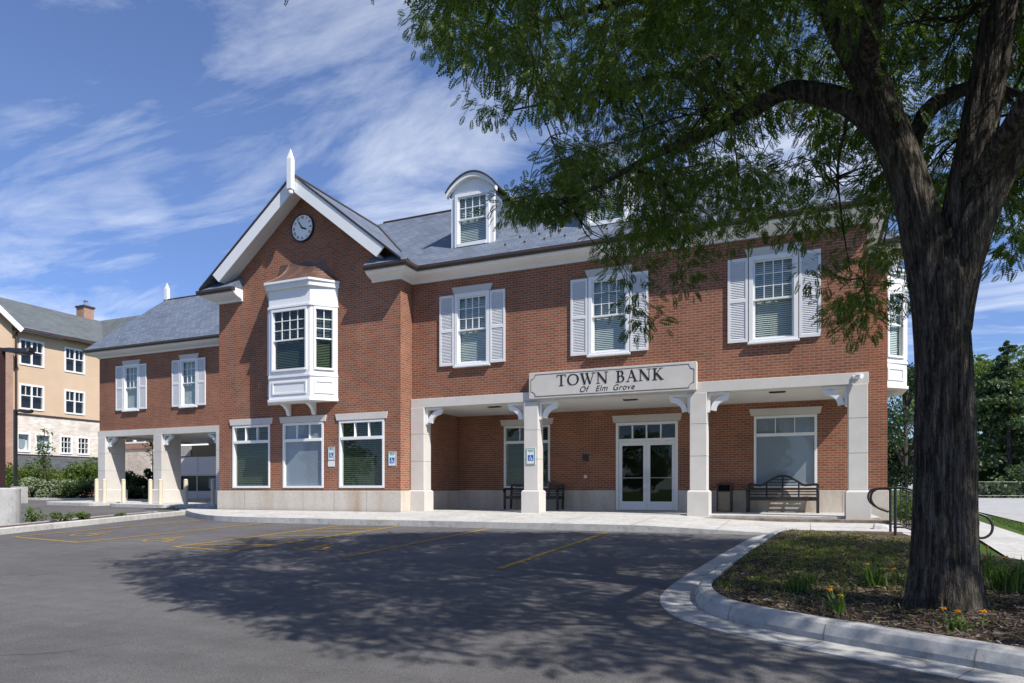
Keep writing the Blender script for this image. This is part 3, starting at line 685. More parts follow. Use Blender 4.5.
# first floor windows and shutters
for (x, z), bl in ((winA, 'blind'), (winB, 'blind'), (winC, 'blind')):
    sash_window(bank, TR(x, Yf, z), WW, WH, 4, 3, bl)
    for sx in (x - 0.50, x + WW + 0.02): shutter(bank, TR(sx, Yf, z + 0.02), 0.48, WH - 0.04)
for (a, b), k in zip(gw, ('blind', 'shade', 'blind')): transom_window(bank, TR(a, Yg, 0.69), b - a, 2.06, k, 1.47)
transom_window(bank, TR(-9.26, Yb, 0.69), 1.64, 2.06, 'blind', 1.47)
transom_window(bank, TR(-1.36, Yb, 0.69), 1.67, 2.06, 'shade', 1.47)
# entrance
dx0, dx1 = -5.43, -3.52; dw = dx1 - dx0
mb = MB(TR(dx0, Yb, 0.0)); c = 0.08
mb.box(0, c, -0.03, 0.14, 0.002, 2.71); mb.box(dw - c, dw, -0.03, 0.14, 0.002, 2.71); mb.box(c, dw - c, -0.03, 0.14, 2.63, 2.71); mb.box(c, dw - c, -0.03, 0.14, 2.13, 2.21)
for k in range(1, 4): mb.box(c + (dw - 2 * c) * k / 4 - 0.018, c + (dw - 2 * c) * k / 4 + 0.018, -0.02, 0.12, 2.21, 2.63)
ent = mb.build('door_frame', M['vinyl'], bank, bevel=0.006)
mb = MB(TR(dx0, Yb, 0.0)); mb.face([(c, 0.06, 2.21), (dw - c, 0.06, 2.21), (dw - c, 0.06, 2.63), (c, 0.06, 2.63)]); mb.build('pane', M['glass'], ent)
lintel(ent, TR(dx0, Yb, 0.0), -0.08, dw + 0.08, 2.722, 0.22, 0.04)
for s in (0, 1):
    lw = dw / 2 - c - 0.004; MX = TR(dx0 + c + 0.002 + s * (lw + 0.004), Yb, 0.0); st = 0.105; mb = MB(MX)
    mb.box(0, st, 0.03, 0.075, 0.012, 2.125); mb.box(lw - st, lw, 0.03, 0.075, 0.012, 2.125); mb.box(st, lw - st, 0.03, 0.075, 2.0, 2.125); mb.box(st, lw - st, 0.03, 0.075, 0.012, 0.27)
    d = mb.build('door', M['vinyl'], bank, bevel=0.004)
    mb = MB(MX); mb.face([(st, 0.05, 0.27), (lw - st, 0.05, 0.27), (lw - st, 0.05, 2.0), (st, 0.05, 2.0)]); mb.build('pane', M['glass'], d)
    hx = lw - st / 2 if s == 0 else st / 2
    mb = MB(MX); mb.tube([(hx, 0.028, 0.86), (hx, -0.03, 0.86), (hx, -0.03, 1.18), (hx, 0.028, 1.18)], 0.012, 8); mb.cyl((hx, 0.015, 1.24), 0.02, 0.03, 10)
    mb.tube([(st - 0.01, 0.015, 1.0), (lw - st + 0.01, 0.015, 1.0)], 0.014, 8); mb.build('handle', M['silver'], d)
# lobby glimpsed through the doors
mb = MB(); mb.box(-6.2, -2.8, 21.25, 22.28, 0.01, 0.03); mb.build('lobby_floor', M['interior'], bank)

# cornice and gutters
CP = [(0, 6.86), (0.05, 6.86), (0.07, 6.93), (0.20, 6.965), (0.33, 7.02), (0.40, 7.085), (0.40, 7.115), (0, 7.115)]
GP = [(0.34, 7.118), (0.49, 7.118), (0.51, 7.16), (0.51, 7.235), (0.34, 7.235)]
mp_ = [(GX1 + 0.001, Yg - 0.001), (GX1 + 0.001, Yf - 0.001), (1.331, Yf - 0.001), (1.331, Yb - 0.001), (BRX + 0.001, Yb - 0.001), (BRX + 0.001, 27.0)]
mould('cornice', bank, mp_[:], CP, M['white']); mould('gutter', bank, mp_[:], GP, M['bronze'])
# boxed eave returns of the gable
for s, xo, xi in ((-1, GX0, GX0 + 1.05), (1, GX1, GX1 - 0.98)):
    fr = [(xi, Yg - 0.001), (xo, Yg - 0.001)] if s > 0 else [(xo, 22.0), (xo - 0.001, Yg - 0.001), (xi, Yg - 0.001)]
    mould('cornice', bank, fr if s < 0 else [(xi, Yg - 0.001), (xo + 0.0011, Yg - 0.001), (xo + 0.0011, Yg + 0.0)], CP, M['white'])
    mould('gutter', bank, fr if s < 0 else [(xi, Yg - 0.001), (xo + 0.0011, Yg - 0.001), (xo + 0.0011, Yg + 0.0)], GP, M['bronze'])
    e = xo + 0.5 * s
    mb = MB(); roof_plane(mb, (min(xi, e), Yg - 0.50, 7.24), (max(xi, e), Yg - 0.50, 7.24), (max(xi, e), Yg + 0.002, 7.66), (min(xi, e), Yg + 0.002, 7.66)); mb.face([(xi, Yg - 0.5, 7.24), (xi, Yg, 7.66), (xi, Yg, 7.24)]); mb.build('return_roof', M['slate'], bank)
    mb = MB(); mb.box(min(xi, xo), max(xi, xo), Yg - 0.36, Yg - 0.004, 7.116, 7.236); mb.build('fascia', M['white'], bank)
# roofs: main body with a hip at the right end, rear body, gable wing
EY, RY, BY = Yf - 0.5, 21.7, 26.0; XH = 1.83; XL = -17.0
RH = ZR - ZE; pit = RH / (RY - EY); XR = XH - RH / pit
mb = MB()
roof_plane(mb, (XL, EY, ZE), (XH, EY, ZE), (XR, RY, ZR), (XL, RY, ZR)); roof_plane(mb, (XH, EY, ZE), (XH, BY, ZE), (XR, RY, ZR), (XR, RY, ZR))
roof_plane(mb, (XH, BY, ZE), (XL, BY, ZE), (XL, RY, ZR), (XR, RY, ZR)); mb.build('roof', M['slate'], bank)
X2 = BRX + 0.5; y0, y1 = Yb - 0.5, 27.5; h2 = (y1 - y0) / 2 * pit; ym = (y0 + y1) / 2; xr = X2 - h2 / pit
mb = MB(); roof_plane(mb, (-6, y0, ZE), (X2, y0, ZE), (xr, ym, ZE + h2), (-6, ym, ZE + h2)); roof_plane(mb, (X2, y0, ZE), (X2, y1, ZE), (xr, ym, ZE + h2), (xr, ym, ZE + h2)); roof_plane(mb, (X2, y1, ZE), (-6, y1, ZE), (-6, ym, ZE + h2), (xr, ym, ZE + h2)); mb.build('roof', M['slate'], bank)
ZG = 10.37; GE = (ZG - ZE) / pit; GY = Yg - 0.52
mb = MB()
for s in (-1, 1):
    a = (GC + s * GE, GY, ZE); b = (GC + s * GE, 26.5, ZE); c = (GC, 26.5, ZG); d = (GC, GY, ZG)
    roof_plane(mb, a, b, c, d) if s > 0 else roof_plane(mb, b, a, d, c)
mb.build('roof', M['slate'], bank)
mb = MB()
for s in (1,):                                        # valley flashing
    a = Vector((GC + GE, EY, ZE + 0.02)); b = Vector((GC + 0.02, EY + GE * 1.0, ZG + 0.02)); mb.tube([a, b], 0.035, 6)
mb.tube([(GC, GY, ZG + 0.01), (GC, EY + GE, ZG + 0.01)], 0.05, 6); mb.tube([(GC, RY, ZR + 0.01), (XR, RY, ZR + 0.01)], 0.05, 6); mb.build('ridge_cap', M['bronze'], bank)
# rake boards, rake soffits
for s in (-1, 1):
    e = GC + s * (GE - 0.02); nx = s * 0.62
    fn = lambda a, b, d: (a, d, b)
    ap = (GC, ZG - 0.03); lo = (GC + s * (GE - 0.62), ZE + 0.62 * pit - 0.03)
    mb = MB(); mb.prism([ap, lo, (lo[0] - s * 0.26, lo[1] - 0.26), (GC, ZG - 0.50)], fn, GY + 0.01, GY + 0.05); mb.build('rake_board', M['white'], bank, bevel=0.004)
    mb = MB(); mb.prism([(GC, ZG - 0.36), (lo[0] - s * 0.2, lo[1] - 0.20), (lo[0] - s * 0.25, lo[1] - 0.25), (GC, ZG - 0.42)], fn, GY + 0.051, Yg - 0.002); mb.build('rake_soffit', M['soffit'], bank)
    mb = MB(); mb.prism([(GC, ZG + 0.045), (GC + s * GE * 0.99, ZE + 0.045 + GE * 0.01), (GC + s * GE * 0.99, ZE - 0.01 + GE * 0.01), (GC, ZG - 0.026)], fn, GY - 0.015, GY + 0.009); mb.build('rake_trim', M['bronze'], bank)
def finial(x, y, z0, z1, w):
    mb = MB(); mb.box(x - w / 2, x + w / 2, y - w / 2, y + w / 2, z0 + 0.16, z1 - 0.32); h = w * 0.5
    mb.hexa([(x - h, y - h, z1 - 0.319), (x + h, y - h, z1 - 0.319), (x + h, y + h, z1 - 0.319), (x - h, y + h, z1 - 0.319), (x - .01, y - .01, z1), (x + .01, y - .01, z1), (x + .01, y + .01, z1), (x - .01, y + .01, z1)])
    mb.lathe((x, y, z0), [(0.005, 0), (w * 0.4, 0.03), (w * 0.45, 0.09), (w * 0.3, 0.159)], 12); return mb.build('finial', M['white'], bank, bevel=0.004)
finial(GC, GY - 0.09, 9.72, 11.12, 0.17)

# dormers with curved tops
def dormer(xc, yf, zb):
    w = 1.42; ht = 1.70; x0, x1 = xc - w / 2, xc + w / 2; rise = 0.46
    yb_at = lambda z: EY + (z - ZE) / pit
    arc = [(x0 + w * k / 14, zb + ht + rise * math.sin(math.pi * k / 14) ** 0.8) for k in range(15)]
    fn = lambda a, b, d: (a, d, b)
    mb = MB(); ox0, ox1, oz0, oz1 = xc - 0.47, xc + 0.47, zb + 0.20, zb + 1.60
    mb.prism([(x0, zb - 0.1), (ox0, zb - 0.1), (ox0, zb + ht), (x0, zb + ht)], fn, yf, yf + 0.12); mb.prism([(ox1, zb - 0.1), (x1, zb - 0.1), (x1, zb + ht), (ox1, zb + ht)], fn, yf, yf + 0.12)
    mb.prism([(ox0, zb - 0.1), (ox1, zb - 0.1), (ox1, oz0), (ox0, oz0)], fn, yf, yf + 0.12)
    mb.prism([(ox0, oz1), (ox1, oz1), (ox1, zb + ht), (ox0, zb + ht)], fn, yf, yf + 0.12)
    mb.prism(arc, fn, yf + 0.001, yf + 0.12)
    d = mb.build('dormer', M['white'], bank)
    for x, s in ((x0, -1), (x1, 1)):                 # slate-hung cheeks
        mb = MB()
        yb = yb_at(zb + ht) + 0.3
        pts = [(x, yf + 0.121, zb - 0.1), (x, yb, zb - 0.1), (x, yb, zb + ht), (x, yf + 0.121, zb + ht)]
        mb.face(pts if s > 0 else pts[::-1], 0, [(p[1], p[2]) for p in (pts if s > 0 else pts[::-1])])
        mb.build('cheek', M['slate'], d)
    out = [(xc - w / 2 - 0.12 + (w + 0.24) * k / 14, zb + ht + 0.02 + (rise + 0.06) * math.sin(math.pi * k / 14) ** 0.8) for k in range(15)]
    yb = yb_at(zb + ht + rise) + 0.4
    mb = MB(); inn = [(a * 0.985 + xc * 0.015, b - 0.12) for a, b in out]
    for k in range(14): mb.prism([out[k], out[k + 1], inn[k + 1], inn[k]], fn, yf - 0.14, yf + 0.0)
    mb.build('arched_trim', M['white'], d)
    mb = MB(); top = [(xc + (a - xc) * 1.02, b + 0.045) for a, b in out]; low = [(a, b + 0.002) for a, b in out]
    for k in range(14): mb.prism([top[k], top[k + 1], low[k + 1], low[k]], fn, yf - 0.17, yb)
    mb.build('dormer_roof', M['bronze'], d)
    mb = MB()
    mb.box(xc - 0.57, xc - 0.475, yf - 0.045, yf - 0.002, zb + 0.10, zb + 1.69); mb.box(xc + 0.475, xc + 0.57, yf - 0.045, yf - 0.002, zb + 0.10, zb + 1.69); mb.box(xc - 0.475, xc + 0.475, yf - 0.045, yf - 0.002, zb + 1.60, zb + 1.69); mb.box(xc - 0.475, xc + 0.475, yf - 0.06, yf - 0.002, zb + 0.10, zb + 0.20)
    x0, x1, z0, z1 = xc - 0.47, xc + 0.47, oz0, oz1; zm = z0 + (z1 - z0) * 0.52; sft = 0.04
    for za, zb_, yy in ((zm - 0.02, z1, yf + 0.0), (z0, zm + 0.02, yf + 0.032)):
        mb.box(x0, x0 + sft, yy, yy + 0.03, za, zb_); mb.box(x1 - sft, x1, yy, yy + 0.03, za, zb_); mb.box(x0 + sft, x1 - sft, yy, yy + 0.03, za, za + sft); mb.box(x0 + sft, x1 - sft, yy, yy + 0.03, zb_ - sft, zb_)
    for k in (1, 2, 3): x = x0 + (x1 - x0) * k / 4; mb.box(x - 0.01, x + 0.01, yf + 0.004, yf + 0.026, zm + 0.02, z1 - sft)
    mb.box(x0 + sft, x1 - sft, yf + 0.006, yf + 0.024, (zm + z1) / 2 - 0.01, (zm + z1) / 2 + 0.01)
    mb.build('window_frame', M['vinyl'], d)
    mb = MB(); mb.face([(x0, yf + 0.018, zm), (x1, yf + 0.018, zm), (x1, yf + 0.018, z1), (x0, yf + 0.018, z1)]); mb.face([(x0, yf + 0.048, z0), (x1, yf + 0.048, z0), (x1, yf + 0.048, zm), (x0, yf + 0.048, zm)]); mb.build('pane', M['glass'], d)
    blinds(d, None, x0, x1, z0, z1, yf + 0.11, M['blind'], 0.05)
dormer(-9.15, 18.32, 7.84); dormer(-5.0, 18.32, 7.84)

# bay window on the gable (canted), local frame: x from its centre, y = 0 on the wall, towards -y
def bay(parent, Mx, hw, p, cuts, front_cols, side_cols, with_roof=True, brackets=True):
    z0, z1, z2, z3, z4, z5 = cuts       # soffit, panel top, sill, head, frieze top, crown top
    fx = hw - p * 0.97
    plan = lambda e: [(-hw - e * 0.41, 0.0), (-fx - e * 0.41, -p - e), (fx + e * 0.41, -p - e), (hw + e * 0.41, 0.0)]
    def ring(e, za, zb, mb, mi=0):
        a = plan(e); mb.prism(a, lambda x, y, d: (x, y, d), za, zb, mi)
    mb = MB(Mx); ring(0, z0 + 0.08, z1, mb); ring(0.045, z0, z0 + 0.079, mb); ring(0.03, z1 + 0.001, z1 + 0.07, mb)
    b = mb.build('bay_window', M['white'], parent, bevel=0.004)
    mb = MB(Mx); ring(0.0, z3 + 0.02, z4, mb); ring(0.045, z3 - 0.05, z3 + 0.019, mb); ring(0.10, z4 + 0.001, z5 - 0.07, mb); ring(0.16, z5 - 0.069, z5, mb)
    # corner posts
    zs, ze = z1 + 0.071, z3 - 0.051; pl = plan(0)
    mb.build('bay_head', M['white'], b, bevel=0.004)
    faces = [(Vector((*pl[k], 0)), Vector((*pl[k + 1], 0))) for k in range(3)]
    for (a, c), cols in zip(faces, (side_cols, front_cols, side_cols)):
        t = (c - a).normalized(); n = Vector((t.y, -t.x, 0)); ln = (c - a).length
        ang = math.atan2(t.y, t.x); MX = (Mx or Matrix()) @ Matrix.Translation(a) @ Matrix.Rotation(ang, 4, 'Z')
        mb = MB(MX); e = 0.15
        mb.box(0.012, e, 0.0, 0.10, zs, ze); mb.box(ln - e, ln - 0.012, 0.0, 0.10, zs, ze); mb.box(e, ln - e, 0.0, 0.10, zs, z2); mb.box(e, ln - e, 0.0, 0.10, ze - 0.06, ze)
        ff = e - 0.035; mb.box(ff, e + 0.02, -0.035, -0.001, z2 - 0.04, ze - 0.03); mb.box(ln - e - 0.02, ln - ff, -0.035, -0.001, z2 - 0.04, ze - 0.03); mb.box(e + 0.02, ln - e - 0.02, -0.035, -0.001, ze - 0.1, ze - 0.03); mb.box(e + 0.02, ln - e - 0.02, -0.045, -0.001, z2 - 0.04, z2 + 0.02)
        x0, x1, za, zb = e, ln - e, z2, ze - 0.06; zm = (za + zb) / 2; s = 0.04
        for lo, hi, yy in ((zm - 0.02, zb, 0.015), (za, zm + 0.02, 0.05)):
            mb.box(x0, x0 + s, yy, yy + 0.034, lo, hi); mb.box(x1 - s, x1, yy, yy + 0.034, lo, hi); mb.box(x0 + s, x1 - s, yy, yy + 0.034, lo, lo + s); mb.box(x0 + s, x1 - s, yy, yy + 0.034, hi - s, hi)
        for k in range(1, cols): x = x0 + s + (x1 - x0 - 2 * s) * k / cols; mb.box(x - 0.011, x + 0.011, 0.02, 0.045, zm + 0.02, zb - s)
        for k in (1, 2): z = zm + 0.02 + (zb - zm - 0.06) * k / 3; mb.box(x0 + s, x1 - s, 0.022, 0.043, z - 0.011, z + 0.011)
        mb.build('window_frame', M['vinyl'], b)
        mb = MB(MX); mb.face([(x0, 0.035, zm), (x1, 0.035, zm), (x1, 0.035, zb), (x0, 0.035, zb)]); mb.face([(x0, 0.067, za), (x1, 0.067, za), (x1, 0.067, zm), (x0, 0.067, zm)]); mb.build('pane', M['glass'], b)
        blinds(b, MX, x0, x1, za, zb, 0.13, M['blind_green'] if with_roof else M['blind'], 0.05)
        mb = MB(MX); q0, q1, r0, r1 = 0.13, ln - 0.13, z0 + 0.22, z1 - 0.12
        for bx in ((q0, q1, r1 - 0.05, r1), (q0, q1, r0, r0 + 0.05), (q0, q0 + 0.05, r0 + 0.05, r1 - 0.05), (q1 - 0.05, q1, r0 + 0.05, r1 - 0.05)): mb.box(bx[0], bx[1], -0.022, -0.001, bx[2], bx[3])
        mb.build('panel_moulding', M['white'], b)
    if with_roof:
        mb = MB(Mx); lo = plan(0.16); zt = z5 + 0.78; n = 7
        def ringz(t):
            k = (1 - t) ** 1.5; z = z5 + 0.002 + (zt - z5) * t ** 0.92 * (0.62 + 0.38 * t)
            return [((x * (0.62 + 0.38 * k) if True else x), y * k, z) for x, y in lo]
        for j in range(n):
            A, B = ringz(j / n), ringz((j + 1) / n)
            for q in range(3): mb.face([A[q], A[q + 1], B[q + 1], B[q]])
        mb.build('bay_roof', M['copper'], b)
        mb = MB(Mx); R_ = [ringz(j / n) for j in range(n + 1)]
        for q in (1, 2): mb.tube([R_[j][q] for j in range(n + 1)], 0.018, 6)
        mb.build('hip_seam', M['copper'], b)
    if brackets:
        for x in (-fx * 0.62, fx * 0.62):
            mb = MB(Mx); mb.prism([(0, 0), (-0.42, 0), (-0.42, -0.06), (-0.28, -0.09), (-0.15, -0.2), (-0.09, -0.36), (0, -0.38)], lambda a, c, d: (x + d, a, z0 - 0.002 + c), -0.055, 0.055); mb.build('bracket', M['white'], b)
    return b
bay(bank, TR(-14.62, Yg - 0.001, 0), 1.38, 0.60, (3.36, 4.10, 4.34, 6.30, 6.84, 7.06), 4, 2)
bay(bank, TR(BRX + 0.001, 23.0, 0, R(90)), 1.3, 0.62, (3.5, 4.2, 4.4, 6.3, 6.7, 6.85), 4, 2, with_roof=False, brackets=True)

# drive-through wing
LX0, LX1 = -30.95, GX0 - 0.003
lw = [(-29.27, 1.02), (-25.62, 1.02)]
wall('wall', bank, M['brick'], LX0, LX1, 3.412, 7.0, Yl, Yl + 0.3, [(x + 0.06, x + w - 0.06, 4.36, 6.40) for x, w in lw])
mb = MB(); mb.box(LX0, LX0 + 0.3, Yl + 0.301, 29.8, 3.412, 7.0); mb.build('wall', M['brick'], bank)
mb = MB(); mb.box(LX0, LX1, 29.801, 30.1, 3.412, 7.0); mb.build('wall', M['brick'], bank)
for x, w in lw:
    sash_window(bank, TR(x, Yl, 4.32), w, 2.12, 3, 3, 'blind')
    for sx in (x - 0.50, x + w + 0.02): shutter(bank, TR(sx, Yl, 4.34), 0.48, 2.08)
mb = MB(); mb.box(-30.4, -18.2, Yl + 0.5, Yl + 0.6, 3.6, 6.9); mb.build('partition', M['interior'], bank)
mb = MB(); mb.box(LX0 - 0.03, LX1, Yl - 0.08, Yl + 0.29, 3.13, 3.408); mb.build('porch_beam', M['stone'], bank, bevel=0.008)
mb = MB(); mb.box(LX0 - 0.03, LX0 + 0.4, Yl + 0.292, 29.7, 3.13, 3.408); mb.build('porch_beam', M['stone'], bank, bevel=0.008)
mb = MB(); mb.box(LX0 + 0.4, LX1, Yl + 0.292, 29.7, 3.2, 3.35); mb.build('porch_ceiling', M['soffit'], bank)
column(-30.92, -30.42, Yl - 0.1, Yl + 0.95, 0.0, 3.127, [1], 0.07, 0.66, 3.125)
column(-27.22, -26.70, Yl - 0.1, Yl + 0.95, 0.0, 3.127, [1], 0.07, 0.66, 3.125)
column(-23.42, -22.9, Yl - 0.1, Yl + 1.0, 0.0, 3.127, [-1], 0.07, 0.66, 3.125)
mould('cornice', bank, [(LX0 - 0.001, 29.8), (LX0 - 0.001, Yl - 0.001), (GX0 - 0.5, Yl - 0.001)], CP, M['white']); mould('gutter', bank, [(LX0 - 0.001, 29.8), (LX0 - 0.001, Yl - 0.001), (GX0 - 0.5, Yl - 0.001)], GP, M['bronze'])
LRY = 26.0
mb = MB(); xe = LX0 - 0.45; xr = -31.2
roof_plane(mb, (xe, Yl - 0.5, ZE), (-14, Yl - 0.5, ZE), (-14, LRY, ZR), (xr, LRY, ZR)); roof_plane(mb, (-14, 30.3, ZE), (xe, 30.3, ZE), (xr, LRY, ZR), (-14, LRY, ZR)); mb.face([(xe, 30.3, ZE), (xe, Yl - 0.5, ZE), (xr, LRY, ZR)]); mb.build('roof', M['slate'], bank)
mb = MB(); mb.tube([(xr, LRY, ZR + 0.01), (-14, LRY, ZR + 0.01)], 0.05, 6); mb.build('ridge_cap', M['bronze'], bank)
finial(-31.0, LRY, 10.5, 11.55, 0.19)
sg0 = None
for nr_, nx_, xs0, dx_, t0_, ey_, ry_, mg_ in ((2, 16, -30.4, 0.75, 0.10, Yl - 0.5, LRY, 'silver'), (2, 14, -7.9, 0.6, 0.12, EY, RY, 'bronze')):
    sg0 = None                                        # small snow guards on the slates
    for r_ in range(nr_):
        for k in range(nx_):
            t = t0_ + 0.09 * r_; x = xs0 + k * dx_ + dx_ / 2 * r_; y = ey_ + t * (ry_ - ey_); z = ZE + t * RH
            if sg0 is None:
                mb = MB(); mb.box(x - 0.02, x + 0.02, y - 0.02, y + 0.045, z, z + 0.055); sg0 = mb.build('snow_guard', M[mg_], bank); p0 = (x, y, z)
            else:
                c_ = sg0.copy(); COL.objects.link(c_); c_.parent = bank; c_.location = (x - p0[0], y - p0[1], z - p0[2])
# bank end: light fitting strip in the drive-through ceiling is a separate thing below

# gravel strip before the porch slab
mb = MB(); mb.box(-2.3, 1.75, 17.30, 17.785, -0.3, -0.055); o = mb.build('gravel_bed', noisy('brown_gravel', (0.12, 0.09, 0.065), (0.34, 0.28, 0.22), 22, 0.95, 0.7, dist=0.02)); o['kind'] = 'structure'
# ------------------------------------------------------------------ the bank's sign: serif letters built from strokes
sign = thing('sign', (-4.8, Yf - 0.2, 3.52), 'pale stone sign reading TOWN BANK over Of Elm Grove above the entrance', 'sign')
SX0, SX1, SZ0, SZ1, SY = -7.08, -2.52, 3.165, 3.885, Yf - 0.20
mb = MB(); mb.box(SX0, SX1, SY, Yf - 0.002, SZ0, SZ1); mb.build('panel', M['stone'], sign, bevel=0.008)
mb = MB(); b_ = 0.06; nk = 0.13; q = []
x0, x1, z0, z1 = SX0 + b_, SX1 - b_, SZ0 + b_, SZ1 - b_
def arcp(cx_, cz_, a0, a1): return [(cx_ + nk * math.cos(R(a0 + (a1 - a0) * k / 6)), cz_ + nk * math.sin(R(a0 + (a1 - a0) * k / 6))) for k in range(7)]
q = arcp(x0, z0, 90, 0) + arcp(x1, z0, 180, 90) + arcp(x1, z1, 270, 180) + arcp(x0, z1, 360, 270)
def stroke(mb, fn, pts, w, closed=False, w1=None, mi=0):
    pts = [Vector(p) for p in pts]
    seq = list(zip(pts, pts[1:] + pts[:1])) if closed else list(zip(pts[:-1], pts[1:]))
    for k, (a, b) in enumerate(seq):
        t = (b - a).normalized(); s = Vector((-t.y, t.x)) * w / 2; e = t * w * 0.12
        stroke.k = (stroke.k + 1) % 9; dd = 0.0006 * stroke.k
        c = [a - e + s, a - e - s, b + e - s, b + e + s]
        mb.prism([tuple(p) for p in c], lambda x, z, d: fn(x, z, d), -0.004 - dd, 0.0, mi)
stroke.k = 0
sfn = lambda x, z, d: (x, SY - 0.0005 + d, z)
stroke(mb, sfn, q, 0.009, True); mb.build('border_line', M['letter'], sign)
TK, TN_ = 0.155, 0.058
def glyph(ch):
    """strokes (points, width) on a cap height of 1, and the advance"""
    sf = lambda x, z, w=0.17: ([(x - w, z), (x + w, z)], 0.045)
    if ch == 'T': return [([(0.37, 0.02), (0.37, 0.97)], TK), ([(0.02, 0.97), (0.72, 0.97)], 0.055), ([(0.03, 0.97), (0.03, 0.80)], 0.05), ([(0.71, 0.97), (0.71, 0.80)], 0.05), sf(0.37, 0.022)], 0.78
    if ch == 'O':
        r = []; n = 28
        for k in range(n):
            a, b = 2 * math.pi * k / n, 2 * math.pi * (k + 1) / n; w = 0.055 + 0.10 * abs(math.cos((a + b) / 2)) ** 1.4
            r.append(([(0.45 + 0.39 * math.cos(a), 0.5 + 0.47 * math.sin(a)), (0.45 + 0.39 * math.cos(b), 0.5 + 0.47 * math.sin(b))], w))
        return r, 0.94
    if ch == 'W': return [([(0.13, 0.98), (0.36, 0.02)], TK), ([(0.36, 0.02), (0.58, 0.90)], TN_), ([(0.50, 0.98), (0.76, 0.02)], TK), ([(0.76, 0.02), (1.02, 0.98)], TN_), sf(0.13, 0.978, 0.14), sf(1.02, 0.978, 0.13), sf(0.52, 0.978, 0.12)], 1.17
    if ch == 'N': return [([(0.15, 0.02), (0.15, 0.98)], TN_), ([(0.15, 0.95), (0.72, 0.04)], TK), ([(0.75, 0.0), (0.75, 0.98)], TN_), sf(0.12, 0.978, 0.11), sf(0.15, 0.022, 0.14), sf(0.75, 0.978, 0.14)], 0.92
    if ch == 'B':
        r = [([(0.18, 0.02), (0.18, 0.98)], TK), sf(0.14, 0.978, 0.12), sf(0.14, 0.022, 0.12), ([(0.18, 0.975), (0.36, 0.975)], 0.05), ([(0.18, 0.53), (0.38, 0.53)], 0.05), ([(0.18, 0.025), (0.38, 0.025)], 0.05)]
        for cz_, rz_, cx_, rx_ in ((0.752, 0.222, 0.34, 0.17), (0.277, 0.252, 0.36, 0.22)):
            n = 10
            for k in range(n):
                a, b = -math.pi / 2 + math.pi * k / n, -math.pi / 2 + math.pi * (k + 1) / n
                r.append(([(cx_ + rx_ * math.cos(a), cz_ + rz_ * math.sin(a)), (cx_ + rx_ * math.cos(b), cz_ + rz_ * math.sin(b))], 0.05 + 0.09 * abs(math.cos((a + b) / 2))))
        return r, 0.70
    if ch == 'A': return [([(0.12, 0.02), (0.40, 0.98)], TN_), ([(0.38, 0.98), (0.69, 0.02)], TK), ([(0.22, 0.36), (0.56, 0.36)], 0.05), sf(0.12, 0.022, 0.12), sf(0.69, 0.022, 0.15)], 0.84
    if ch == 'K': return [([(0.18, 0.02), (0.18, 0.98)], TK), sf(0.18, 0.978), sf(0.18, 0.022), ([(0.22, 0.46), (0.60, 0.98)], TN_), ([(0.30, 0.56), (0.68, 0.02)], TK), sf(0.62, 0.978, 0.12), sf(0.70, 0.022, 0.13)], 0.84
    return [], 0.42
hcap = 0.305; x = 0.0; txt = 'TOWN BANK'; tot = sum(glyph(c)[1] + 0.06 for c in txt) - 0.06; sc = 2.93 / tot; xb = -6.26; zb = 3.475
mb = MB()
for chh in txt + ' ':
    if chh == ' ': mb.build('lettering', M['letter'], sign); mb = MB()
    st_, adv = glyph(chh)
    for pts, w in st_:
        stroke(mb, sfn, [(xb + (x + a) * sc, zb + b * hcap) for a, b in pts], w * 0.30)
    x += adv + 0.06
def text_obj(name, body, size, M4, m, parent, shear=0.0, spacing=1.0, depth=0.002):
    cu = bpy.data.curves.new(name, 'FONT'); cu.body = body; cu.size = size; cu.shear = shear; cu.space_character = spacing; cu.extrude = depth; cu.align_x = 'CENTER'
    tmp = bpy.data.objects.new('tmp', cu); COL.objects.link(tmp); dg = bpy.context.evaluated_depsgraph_get()
    me = bpy.data.meshes.new_from_object(tmp.evaluated_get(dg)); bpy.data.objects.remove(tmp); bpy.data.curves.remove(cu)
    root = parent
    while root.parent: root = root.parent
    me.transform(Matrix.Translation(-ORG.get(root.name, Vector((0, 0, 0)))) @ M4); me.materials.clear(); me.materials.append(m); me.name = name
    o = bpy.data.objects.new(name, me); COL.objects.link(o); o.parent = parent; return o
UP = Matrix.Rotation(R(90), 4, 'X')
for wd_, wx_ in (('Of', -5.50), ('Elm', -5.0), ('Grove', -4.40)): text_obj('lettering', wd_, 0.215, Matrix.Translation((wx_, SY - 0.003, 3.275)) @ UP, M['letter'], sign, 0.30, 1.08)

# ------------------------------------------------------------------ clock
clk = thing('clock', (-14.58, Yg, 8.90), 'round white wall clock with roman numerals under the gable peak', 'clock')
MX = Matrix.Translation((-14.58, Yg, 8.90)) @ Matrix.Rotation(R(90), 4, 'X')     # local: x right, y up, z out
mb = MB(MX); mb.cyl((0, 0, 0.002), 0.405, 0.05, 48); mb.build('face', mat('clock_face_enamel', (0.86, 0.87, 0.87), 0.4), clk)
mb = MB(MX); n = 48
for k in range(n):
    a, b = 2 * math.pi * k / n, 2 * math.pi * (k + 1) / n
    mb.hexa([(r * math.cos(t), r * math.sin(t), z) for z in (0.001, 0.07) for r, t in ((0.404, a), (0.438, a), (0.438, b), (0.404, b))])
mb.build('rim', M['black'], clk)
for k, nm in enumerate(['XII', 'I', 'II', 'III', 'IIII', 'V', 'VI', 'VII', 'VIII', 'IX', 'X', 'XI']):
    a = -2 * math.pi * k / 12
    text_obj('numeral', nm, 0.115, MX @ Matrix.Rotation(a, 4, 'Z') @ Matrix.Translation((0, 0.285, 0.055)) , M['letter'], clk, 0, 0.9)
